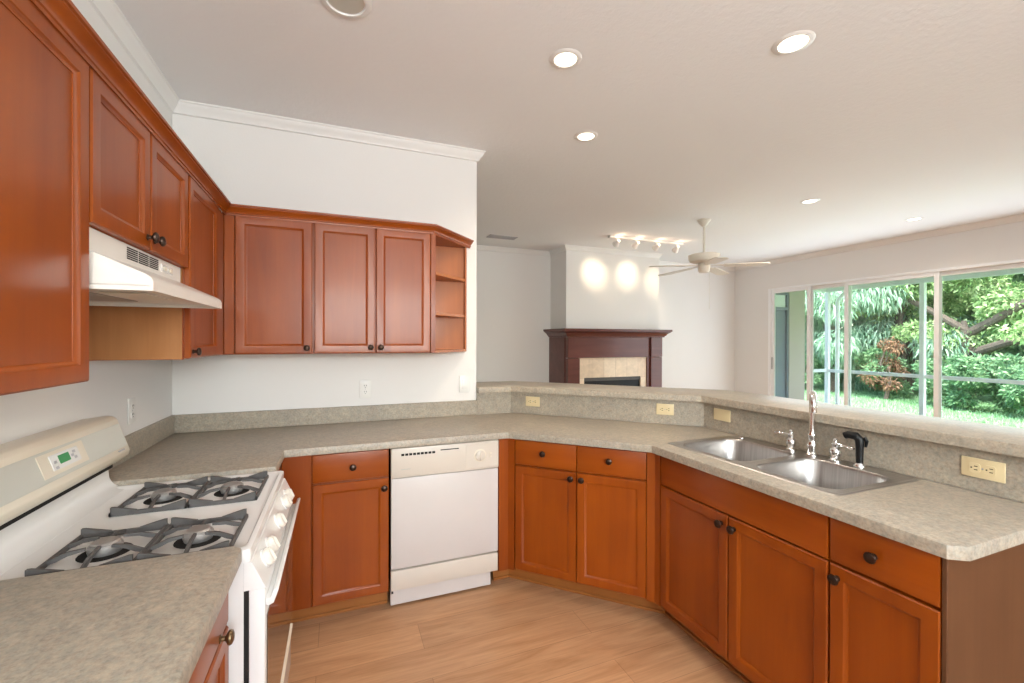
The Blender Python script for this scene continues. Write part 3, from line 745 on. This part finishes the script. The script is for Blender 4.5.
# ------------------------------------------------------------------ outlets and switches
def outlet(loc, normal_rz, w_, h_, mat, label, kind='duplex', cat='outlet'):
    """local: plate in the xz plane, facing -y"""
    name = {'duplex': 'wall_outlet', 'blank': 'blank_wall_plate', 'switch': 'light_switch'}[kind]
    o = empty(name, loc, normal_rz, label, cat)
    part(MB().box(-w_ / 2, w_ / 2, -.006, -.0004, -h_ / 2, h_ / 2, .0025, 2), 'cover_plate', mat, o)
    horiz = w_ > h_
    if kind == 'duplex':
        for k in (-1, 1):
            cx_, cz_ = (k * .0195, 0) if horiz else (0, k * .0195)
            rc = part(MB().prism([(cx_ + a_, cz_ + b2) for a_, b2 in rrect(-.0165, .0165, -.0145, .0145, .008, 4)] if not horiz else [(cx_ + a_, cz_ + b2) for a_, b2 in rrect(-.0145, .0145, -.0165, .0165, .008, 4)], 1, -.0085, -.006), 'receptacle', mat, o)
            sl = MB()
            for e in (-.006, .006):
                if horiz: sl.box(cx_ - .001, cx_ + .008, -.0093, -.0084, cz_ + e - .0013, cz_ + e + .0013)
                else: sl.box(cx_ + e - .0013, cx_ + e + .0013, -.0093, -.0084, cz_ - .001, cz_ + .008)
            if horiz: sl.box(cx_ - .010, cx_ - .006, -.0093, -.0084, cz_ - .002, cz_ + .002)
            else: sl.box(cx_ - .002, cx_ + .002, -.0093, -.0084, cz_ - .010, cz_ - .006)
            part(sl, 'slots', 'dark', rc)
        part(MB().lathe([(0, .006), (.003, .006), (.0025, .0072), (0, .0075)], 10, Matrix.Rotation(PI / 2, 4, 'X')), 'screw', 'vent', o)
    elif kind == 'switch':
        part(MB().box(-.017, .017, -.0105, -.006, -.034, .034, .002, 2), 'rocker', mat, o)
    else:
        for e in (-.042, .042):
            part(MB().lathe([(0, .006), (.003, .006), (.0025, .0072), (0, .0075)], 10, Matrix.Translation((e, 0, 0)) @ Matrix.Rotation(PI / 2, 4, 'X')), 'screw', mat, o)
    return o
outlet((1.036, 0, 1.122), 0, .072, .116, 'outletw', 'white duplex outlet on the back wall under the wall cabinets')
outlet((1.70, 0, 1.132), 0, .075, .116, 'outletw', 'white rocker switch near the right end of the back wall', 'switch', 'light switch')
outlet((0, -.518, 1.118), PI / 2, .072, .118, 'outletw', 'white duplex outlet on the left wall beyond the range')
def mid(x, z): return (x, P3[0] + P3[1] - x, z)
P45 = -PI / 4
ymid = lambda x: P3[1] - (x - P3[0])
outlet((2.167, ymid(2.167), 1.004), P45, .108, .070, 'outlet', 'ivory outlet on the angled bar backsplash nearest the back wall')
outlet((2.80, ymid(2.80), 1.006), P45, .105, .070, 'outlet', 'ivory outlet on the angled bar backsplash left of the blank plate')
outlet((XR, -1.072, 1.008), -PI / 2, .118, .068, 'outlet', 'blank ivory cover plate behind the left sink bowl', 'blank', 'wall plate')
outlet((XR, -2.185, .998), -PI / 2, .112, .068, 'outlet', 'ivory outlet on the bar backsplash at the far right of the peninsula')

# ------------------------------------------------------------------ ceiling fixtures
def downlight(x, y, label, lit=True, rad=.078, energy=32):
    o = empty('recessed_light', (x, y, H_CEIL), 0, label, 'ceiling light', 'recessed ceiling lights')
    m = Matrix.Translation((x, y, H_CEIL))
    MB().lathe([(rad - .016, .0), (rad - .014, -.007), (rad + .006, -.006), (rad + .012, -.001), (rad + .012, 0)], 32, m).b.free()
    tr = MB(); rs = []
    for R_, z in ((rad - .014, -.0005), (rad - .012, -.006), (rad + .004, -.006), (rad + .012, -.0005)):
        rs.append([Vector((x + R_ * math.cos(2 * PI * i / 32), y + R_ * math.sin(2 * PI * i / 32), H_CEIL + z)) for i in range(32)])
    tr.rings(rs + [rs[0]], False, False); tr.build('trim_ring', 'trimw', o)
    if lit:
        MB().lathe([(0, -.0008), (rad - .013, -.0008), (rad - .016, -.004), (rad * .5, -.0055), (0, -.006)], 32, m).build('lens', 'lamp', o)
        add_light('recessed_light_beam', 'SPOT', (x, y, H_CEIL - .03), energy, (1, .87, .71), (0, 0, -1), spot_size=2.6, spot_blend=.8, shadow_soft_size=.06)
    else:
        MB().lathe([(0, -.001), (rad * .55, -.001), (rad - .018, -.0006)], 32, m).build('lens', 'panelgrey', o)
    return o
downlight(.900, -1.148, 'unlit recessed ceiling light over the range side, cut by the top edge', lit=False, rad=.088)
downlight(1.876, -1.152, 'lit recessed ceiling light over the middle of the kitchen', rad=.066)
downlight(2.77, -1.629, 'lit recessed ceiling light above the sink, largest in view', rad=.072, energy=10)
downlight(2.377, -.509, 'lit recessed ceiling light above the angled corner cabinet', rad=.066)
downlight(5.057, -.151, 'small lit recessed light in the living room ceiling right of the fan', rad=.070, energy=70)
downlight(6.721, -.157, 'small lit recessed light in the living room ceiling nearest the sliding doors', rad=.070, energy=50)

# vent
o = empty('ceiling_vent', (2.84, 2.32, H_CEIL), 0, 'grey ceiling air vent beyond the kitchen wall', 'vent')
fr = MB(); x0, x1, y0, y1 = 2.65, 3.03, 2.25, 2.40
for a_ in ((x0, x1, y0, y0 + .02), (x0, x1, y1 - .02, y1), (x0, x0 + .02, y0, y1), (x1 - .02, x1, y0, y1)): fr.box(*a_, H_CEIL - .008, H_CEIL - .0005, .001)
fr.build('frame', 'vent', o)
MB().box(x0 + .02, x1 - .02, y0 + .02, y1 - .02, H_CEIL - .002, H_CEIL - .0006).build('backing', 'dark', o)
for k in range(6):
    yy = y0 + .03 + k * .0185
    MB().prism([(yy, H_CEIL - .003), (yy + .004, H_CEIL - .003), (yy + .012, H_CEIL - .010), (yy + .009, H_CEIL - .010)], 0, x0 + .02, x1 - .02).build('slat', 'vent', o)

# track light
TY = 1.735
o = empty('track_light', (4.67, TY, H_CEIL), 0, 'white ceiling track light with four heads aimed at the chimney breast', 'track light')
MB().box(4.07, 5.27, TY - .018, TY + .018, H_CEIL - .024, H_CEIL - .0005, .003).build('track', 'trimw', o)
MB().box(4.07, 4.20, TY - .03, TY + .03, H_CEIL - .028, H_CEIL - .0005, .004).build('feed_box', 'trimw', o)
for i, (x, tgt) in enumerate(((4.19, (4.29, BY, 2.42)), (4.485, (4.50, BY, 2.30)), (4.82, (4.885, BY, 2.42)), (5.15, (5.40, BY, 2.34)))):
    hx = Vector((x, TY, H_CEIL - .085)); dr_ = (Vector(tgt) - hx).normalized()
    mm = Matrix.Translation(hx) @ dr_.to_track_quat('Z', 'Y').to_matrix().to_4x4()
    hd = MB(); rs = []
    for R_, z in ((.012, -.062), (.022, -.055), (.026, -.03), (.040, .02), (.046, .036), (.043, .036), (.030, .0), (.0, -.01)):
        rs.append([mm @ Vector((R_ * math.cos(2 * PI * k / 18), R_ * math.sin(2 * PI * k / 18), z)) for k in range(18)])
    hd.rings(rs); ho = hd.build('lamp_head', 'trimw', o)
    MB().tube([(x, TY, H_CEIL - .024), (x, TY, H_CEIL - .055), tuple(hx - dr_ * .05)], .007, 8).build('arm', 'trimw', ho)
    MB().lathe([(0, .0), (.026, .002), (.034, .020), (.028, .026), (0, .028)], 18, mm).build('bulb', 'bulb', ho)
    add_light('track_spot', 'SPOT', tuple(hx + dr_ * .05), (30, 7, 30, 24)[i], (1, .80, .55), tuple(dr_), spot_size=.72, spot_blend=1, shadow_soft_size=.05)
    add_light('track_spill', 'POINT', tuple(hx - Vector((0, .09, -.02))), .45, (1, .72, .48), shadow_soft_size=.03)

# ceiling fan
FXc, FYc = 4.634, .732
o = empty('ceiling_fan', (FXc, FYc, H_CEIL), 0, 'off white five blade ceiling fan on a long rod in the living room', 'ceiling fan')
m = Matrix.Translation((FXc, FYc, 0))
MB().lathe([(0, H_CEIL - .0005), (.070, H_CEIL - .0005), (.072, H_CEIL - .012), (.060, H_CEIL - .028), (.032, H_CEIL - .062), (.022, H_CEIL - .072), (0, H_CEIL - .072)], 24, m).build('canopy', 'fanw', o)
MB().lathe([(0, H_CEIL - .07), (.014, H_CEIL - .07), (.014, 2.405), (0, 2.405)], 12, m).build('down_rod', 'fanw', o)
MB().lathe([(0, 2.415), (.03, 2.415), (.05, 2.402), (.145, 2.396), (.165, 2.388), (.160, 2.345), (.148, 2.318), (.11, 2.302), (0, 2.300)], 32, m).build('motor_housing', 'fanw', o)
MB().lathe([(0, 2.300), (.062, 2.300), (.066, 2.285), (.060, 2.215), (.048, 2.195), (0, 2.190)], 24, m).build('switch_housing', 'fanw', o)
MB().tube([(FXc + .045, FYc - .03, 2.20), (FXc + .047, FYc - .03, 2.0), (FXc + .047, FYc - .03, 1.79)], .0022, 6).build('pull_chain', 'fanw', o)
yaw = .3762
for k in range(5):
    ang = math.radians(24) + k * 2 * PI / 5
    mm = Matrix.Translation((FXc, FYc, 2.272)) @ Matrix.Rotation(ang, 4, 'Z') @ Matrix.Rotation(math.radians(2.5), 4, 'Y')
    bi = MB(); 
    t = bmesh.new(); bmesh.ops.create_cube(t, size=1)
    for v in t.verts: v.co = Vector((.155 + v.co.x * .16, v.co.y * (.03 if v.co.x < 0 else .07), .002 + v.co.z * .006))
    bi.merge(t, mm); bk = bi.build('blade_bracket', 'fanw', o)
    pit = Matrix.Rotation(math.radians(-4), 4, 'X')
    pl = [(.20, -.055), (.30, -.062), (.55, -.07), (.60, -.066), (.63, -.045), (.635, 0), (.63, .045), (.60, .066), (.55, .07), (.30, .062), (.20, .055)]
    bl = MB(); bl.prism(pl, 2, -.004, .004); bl.b.transform(mm @ pit); bl.build('blade', 'fanw', o)

# ------------------------------------------------------------------ fireplace
fp = empty('fireplace', ((BX0 + BX1) / 2, 2.4, 0), 0, 'fireplace with dark cherry mantel and cream tile surround on the chimney breast', 'fireplace')
MX0, MX1, MYF = 3.84, 5.47, 2.38
p1x0, p1x1, p2x0, p2x1 = MX0, 4.03, 5.212, MX1
yb = BY - .001
MB().box(p1x0, p1x1, MYF, yb, 0, 1.19, .004).build('pilaster', 'mantel', fp)
MB().box(p2x0 + .05, p2x1, MYF, yb, 0, 1.19, .004).build('pilaster', 'mantel', fp)
MB().box(p2x0, p2x0 + .049, MYF + .03, yb, 0, 1.49, .002).build('reveal', 'mantel', fp)
MB().box(p1x0, p2x0 - .001, MYF - .006, yb, 1.195, 1.49, .004).build('frieze', 'mantel', fp)
MB().box(p2x0 + .05, MX1, MYF - .006, yb, 1.195, 1.49, .004).build('frieze', 'mantel', fp)
for sx in ((MX0, BX0 - .001), (BX1 + .001, MX1)):
    pass
MB().box(MX0 - .012, BX0 - .001, BY, YF - .001, 0, 1.49, .003).build('side_return', 'mantel', fp)
MB().box(BX1 + .001, MX1 + .012, BY, YF - .001, 0, 1.49, .003).build('side_return', 'mantel', fp)
prof = [(.0, 1.491), (.012, 1.491), (.016, 1.506), (.030, 1.515), (.044, 1.54), (.070, 1.560), (.082, 1.565), (.082, 1.573), (.095, 1.577), (.095, 1.606), (.0, 1.606)]
sw = MB(); sweep(sw, [(MX0 - .012, YF - .002), (MX0 - .012, MYF - .006), (MX1 + .012, MYF - .006), (MX1 + .012, YF - .002)], prof)
sw.box(MX0 - .011, MX1 + .011, MYF - .005, BY - .001, 1.492, 1.6055)
sw.build('mantel_shelf', 'mantel', fp)
ts = MB(); ts.box(p1x1 + .001, 4.13, MYF + .05, yb, 0, 1.194); ts.box(5.11, p2x0 - .001, MYF + .05, yb, 0, 1.194); ts.box(4.13, 5.11, MYF + .05, yb, .905, 1.194)
ts.build('tile_surround', 'tile', fp)
MB().box(4.131, 5.109, MYF + .075, yb, 0.0, .904).build('firebox', 'black', fp)
MB().box(4.131, 5.109, MYF + .06, MYF + .074, .855, .904).build('hood_strip', 'iron', fp)

# ------------------------------------------------------------------ sliding doors
XD = XW
fr = MB()
fr.box(XD - .012, XD + .10, DY1 - .05, DY1 - .001, .001, DZ - .001, .003); fr.box(XD - .012, XD + .10, DY0 + .001, DY0 + .05, .001, DZ - .001, .003); fr.box(XD - .0115, XD + .10, DY0 + .0505, DY1 - .0505, DZ - .035, DZ - .001, .003); fr.box(XD - .01, XD + .10, DY0 + .0505, DY1 - .0505, 0.001, .03, .003)
door = struct('door_1', fr, 'alum', 'white sliding glass doors to the screened porch', 'door')
def panel(y0, y1, x, handle=False):
    p = MB(); t = .05
    p.box(x - .018, x + .018, y0, y0 + t, .03, DZ - .035, .003); p.box(x - .018, x + .018, y1 - t, y1, .03, DZ - .035, .003)
    p.box(x - .018, x + .018, y0 + t, y1 - t, DZ - .085, DZ - .035, .003); p.box(x - .018, x + .018, y0 + t, y1 - t, .03, .13, .003)
    o = p.build('sliding_panel', 'alum', door)
    MB().box(x - .003, x + .003, y0 + t - .005, y1 - t + .005, .12, DZ - .08).build('pane', 'glass', o)
    if handle:
        MB().box(x - .04, x - .019, y1 - .032, y1 - .014, .97, 1.17, .004).build('handle', 'vent', o)
panel(1.575, DY1 - .052, XD + .02, True); panel(1.035, 1.62, XD + .07); panel(.02, 1.085, XD + .02); panel(-1.0, .075, XD + .07); panel(-2.0, -.95, XD + .02)

# ------------------------------------------------------------------ porch
LX = 9.2
struct('trim_3', MB().box(XW + .13, LX + .15, -4, 2.34, -.12, -.02), 'concrete', 'concrete porch slab outside the sliding doors', 'porch slab')
rf = MB(); rf.prism([(XW + .125, 2.50), (LX + .35, 2.43), (LX + .35, 2.50), (XW + .125, 2.62)], 1, -4.0, 2.50)
roof = struct('ceiling_porch', rf, 'alum', 'white porch roof outside the sliding doors', 'porch roof')
for y in (-2.6, -1.3, 0, 1.3): MB().prism([(XW + .13, 2.45), (LX - .03, 2.39), (LX - .03, 2.435), (XW + .13, 2.495)], 1, y - .02, y + .02).build('rib', 'alum', roof)
sc = empty('porch_screen_frame', (LX, 0, 0), 0, 'white aluminium screen frame with mid rail around the porch', 'screen frame')
MB().box(LX - .03, LX + .03, -4, 2.37, 2.335, 2.425, .003).build('header', 'alum', sc)
MB().box(LX - .02, LX + .02, -4, 2.36, .875, .93, .003).build('mid_rail', 'alum', sc)
MB().box(LX - .03, LX + .03, -4, 2.37, -.018, .04, .003).build('bottom_rail', 'alum', sc)
for y in (2.335, .93, -.47, -1.87, -3.27): MB().box(LX - .035, LX + .035, y - .03, y + .03, -.018, 2.335, .003).build('post', 'alum', sc)
MB().box(8.66, LX - .03, 2.33, 2.36, .875, .93, .003).build('mid_rail', 'alum', sc); MB().box(8.66, LX - .03, 2.33, 2.36, 2.335, 2.42, .003).build('header', 'alum', sc)
ds = MB().tube([(LX + .09, 2.10, 2.40), (LX + .09, 2.10, 2.30), (LX + .09, 2.20, 2.22), (LX + .09, 2.22, 2.14), (LX + .09, 2.22, -.1)], .032, 12).build('downspout', 'alum'); tag(ds, 'white downspout beside the porch corner post', 'downspout')
sw = MB(); sw.box(8.24, 8.64, 2.37, 2.60, -.12, 2.62); sw.box(XW + .125, 7.80, 2.37, 2.60, -.12, 2.62); sw.box(7.80, 8.24, 2.37, 2.60, 2.30, 2.62)
struct('wall_porch', sw, 'stucco', 'beige stucco house wall at the end of the porch', 'wall')
d2 = MB(); d2.box(7.80, 7.84, 2.38, 2.46, -.1, 2.30); d2.box(8.20, 8.24, 2.38, 2.46, -.1, 2.30); d2.box(7.84, 8.20, 2.38, 2.46, 2.25, 2.30); d2.box(7.84, 8.20, 2.38, 2.46, 1.98, 2.03)
pd = struct('door_2', d2, 'greydoor', 'dark grey door with a transom in the porch end wall', 'door')
MB().box(7.845, 8.195, 2.41, 2.45, -.1, 1.975).build('door_leaf', 'greydoor', pd); MB().box(7.845, 8.195, 2.41, 2.43, 2.035, 2.245).build('transom_pane', 'alum', pd)  # transom pane is plain white, its reflection painted in

# ------------------------------------------------------------------ garden
struct('floor_garden', MB().box(XW + .13, 60, -25, 45, -.3, -.121), 'lawn', 'green lawn beyond the porch', 'lawn')
def leaves_mesh(name, mat, parent, centers, n, size, rng, droop=.3, asp=.35, shell=.55):
    """centers: list of (x,y,z,rx,ry,rz); a mesh of n bent leaf blades"""
    cs = np.array(centers, float); vol = cs[:, 3] * cs[:, 4] * cs[:, 5]
    idx = rng.choice(len(cs), n, p=vol ** .8 / (vol ** .8).sum())
    d = rng.normal(size=(n, 3)); d /= np.linalg.norm(d, axis=1)[:, None]
    rad = (shell + (1 - shell) * rng.random(n)) ** 1.0
    p = cs[idx, :3] + d * cs[idx, 3:] * rad[:, None]
    ax = d * .6 + rng.normal(size=(n, 3)) * .6; ax[:, 2] -= droop * 1.5; ax /= np.linalg.norm(ax, axis=1)[:, None]
    sd = np.cross(ax, rng.normal(size=(n, 3))); sd /= np.linalg.norm(sd, axis=1)[:, None]
    L = size * (.6 + .8 * rng.random(n)); Wd = L * asp
    nrm = np.cross(ax, sd)
    v = np.empty((n, 4, 3)); v[:, 0] = p; v[:, 1] = p + ax * (L * .5)[:, None] + sd * (Wd * .5)[:, None] + nrm * (L * .06)[:, None]
    v[:, 2] = p + ax * L[:, None] - np.array([0, 0, 1.]) * (L * droop * .4)[:, None]; v[:, 3] = p + ax * (L * .5)[:, None] - sd * (Wd * .5)[:, None] + nrm * (L * .06)[:, None]
    v = v.reshape(-1, 3); v[:, 2] = np.maximum(v[:, 2], -.11)
    W = wmat(parent) if parent else Matrix.Identity(4); v = v - np.array(W.translation)
    q = np.arange(n * 4).reshape(-1, 4); f_ = np.concatenate([q[:, [0, 1, 3]], q[:, [1, 2, 3]]]).tolist()
    me = bpy.data.meshes.new(name); me.from_pydata(v.tolist(), [], f_); me.materials.append(M[mat])
    o = bpy.data.objects.new(name, me); C.objects.link(o)
    if parent: o.parent = parent
    return o
def tree(name, label, x, y, h, spread, mat, seed, n=9000, size=.2, low=.4, droop=.3, asp=.35, ncl=26, cat='tree', trunk=True, tr=.12, group=None, limbs=5):
    rng = np.random.default_rng(seed); root = empty(name, (x, y, -.12), 0, label, cat, group)
    cl = []
    for k in range(ncl):
        a = rng.random() * 2 * PI; rr_ = spread * math.sqrt(rng.random()) * .85; zz = low + (h - low) * rng.random()
        s_ = spread * (.25 + .2 * rng.random()); cl.append((x + rr_ * math.cos(a), y + rr_ * math.sin(a), zz, s_, s_, s_ * .75))
    leaves_mesh('foliage', mat, root, cl, n, size, rng, droop, asp)
    if trunk:
        tb = MB(); tb.tube([(x, y, -.12), (x + .1, y - .05, h * .25), (x - .05, y + .1, h * .55), (x + .05, y, h * .85)], [tr * 1.3, tr, tr * .7, tr * .25], 9)
        for k in range(limbs):
            c_ = cl[k]; z0 = h * (.18 + .1 * k); tb.tube([(x, y, z0), ((x + c_[0]) / 2, (y + c_[1]) / 2, (z0 + c_[2]) / 2 + .2), c_[:3]], [tr * .5, tr * .35, tr * .12], 7)
        tb.build('trunk', 'bark', root)
    return root
# layout: trees just beyond the far edge of the lawn
tree('leafy_tree', 'drooping blue green tree behind the downspout at the left of the sliding doors', 15.2, 8.0, 5.6, 2.3, 'leaf_bamboo', 1, 22000, .20, .3, .9, .18)
tree('leafy_tree', 'drooping blue green tree in the middle of the sliding door view', 15.0, 5.9, 5.4, 1.9, 'leaf_bamboo', 2, 22000, .20, .5, .9, .18)
tree('bushy_tree', 'pale green tree right of the drooping trees, left of the oak', 16.2, 4.6, 5.4, 1.9, 'leaf_oak', 3, 18000, .13, .4)
# live oak with heavy spreading limbs
rng = np.random.default_rng(9); ox, oy = 15.2, 2.9
oak = empty('live_oak', (ox, oy, -.12), 0, 'spreading oak with heavy bare limbs at the right of the sliding door view', 'tree')
tb = MB()
tb.tube([(ox, oy, -.12), (ox + .05, oy, .6), (ox - .05, oy - .05, 1.25), (ox, oy + .05, 1.95)], [.2, .15, .13, .05], 10)
tb.tube([(ox, oy, 1.1), (ox - .3, oy - .9, 1.45), (ox - .5, oy - 1.9, 1.45), (ox - .6, oy - 3.2, 1.75)], [0.115, 0.094, 0.079, 0.043], 9)
tb.tube([(ox, oy, 1.6), (ox - .2, oy - .8, 2.1), (ox - .3, oy - 1.6, 2.7), (ox - .2, oy - 2.6, 3.1)], [0.108, 0.086, 0.072, 0.043], 9)
tb.tube([(ox, oy, 1.7), (ox - .2, oy + .7, 2.3), (ox - .1, oy + 1.5, 2.8), (ox, oy + 2.3, 3.3)], [0.094, 0.072, 0.058, 0.029], 9)
tb.build('trunk', 'bark', oak)
cl = []
for k in range(34):
    cl.append((ox + rng.uniform(-.9, 1.4), oy + rng.uniform(-3.6, 2.4), rng.uniform(2.1, 5.2), .6, .6, .38))
for k in range(18): cl.append((ox + rng.uniform(-1.2, 1.2), oy + rng.uniform(-3.4, 1.6), rng.uniform(1.2, 2.4), .4, .5, .2))
leaves_mesh('foliage', 'leaf_oak', oak, cl, 32000, .11, rng, .2, .42)
tree('leafy_tree', 'drooping blue green tree behind the dry brown shrub', 15.6, 4.5, 5.2, 1.7, 'leaf_bamboo', 4, 18000, .18, .5, .9, .18)
tree('brown_tree', 'dry brown leaved shrub at the foot of the middle tree', 14.3, 4.12, 1.55, .5, 'leaf_brown', 11, 1500, .10, .15, .3, .3, 14, tr=.04, cat='shrub')
k = 0
for (x, y, h, s_, lab) in ((14.3, 2.75, 1.0, .8, 'low green shrub below the oak trunk'), (13.8, 1.9, 1.1, .65, 'low green shrub right of the oak trunk'), (13.4, 1.1, .95, .6, 'low green shrub near the right edge of the doors'),
                           (15.0, 4.3, 1.1, .7, 'low shrub beside the dry brown shrub'), (14.6, 6.6, .9, .7, 'low shrub under the middle drooping tree'), (15.0, 9.6, 1.2, .9, 'low shrub under the left drooping tree')):
    tree('shrub', lab, x, y, h, s_, 'leaf_shrub', 40 + k, 5000, .10, .05, .1, .4, 10, 'shrub', False); k += 1
k = 0
for (x, y, h, s_) in ((19, 13, 7, 3), (20, 9.5, 7.5, 3), (19.5, 6.6, 7, 2.8), (20, 3.6, 7, 2.8), (19, .6, 6.5, 2.8), (18.5, -2.6, 6.5, 2.8), (17, -6, 6, 2.8)):
    tree('evergreen_tree', 'dense green tree in the background row behind the garden trees', x, y, h, s_, ('leaf_shrub', 'leaf_dark')[k % 2], 60 + k, 14000, .24, .0, .3, .42, 40, group='background evergreens'); k += 1
rng = np.random.default_rng(5)
n = 26000; gx_ = 9.5 + 6.5 * rng.random(n) ** .8; gy_ = -1.2 + rng.random(n) * 11
hgt = .035 + .05 * rng.random(n); a_ = rng.random(n) * 2 * PI; wd = .012
v = np.empty((n, 3, 3)); v[:, 0] = np.stack([gx_ - wd * np.cos(a_), gy_ - wd * np.sin(a_), np.full(n, -.122)], 1); v[:, 1] = np.stack([gx_ + wd * np.cos(a_), gy_ + wd * np.sin(a_), np.full(n, -.122)], 1)
v[:, 2] = np.stack([gx_ + rng.normal(size=n) * .02, gy_ + rng.normal(size=n) * .02, -.122 + hgt], 1)
me = bpy.data.meshes.new('grass'); me.from_pydata(v.reshape(-1, 3).tolist(), [], np.arange(n * 3).reshape(-1, 3).tolist()); me.materials.append(M['grass'])
go = bpy.data.objects.new('grass', me); C.objects.link(go); tag(go, 'short bright grass on the lawn outside', 'grass', kind='stuff')
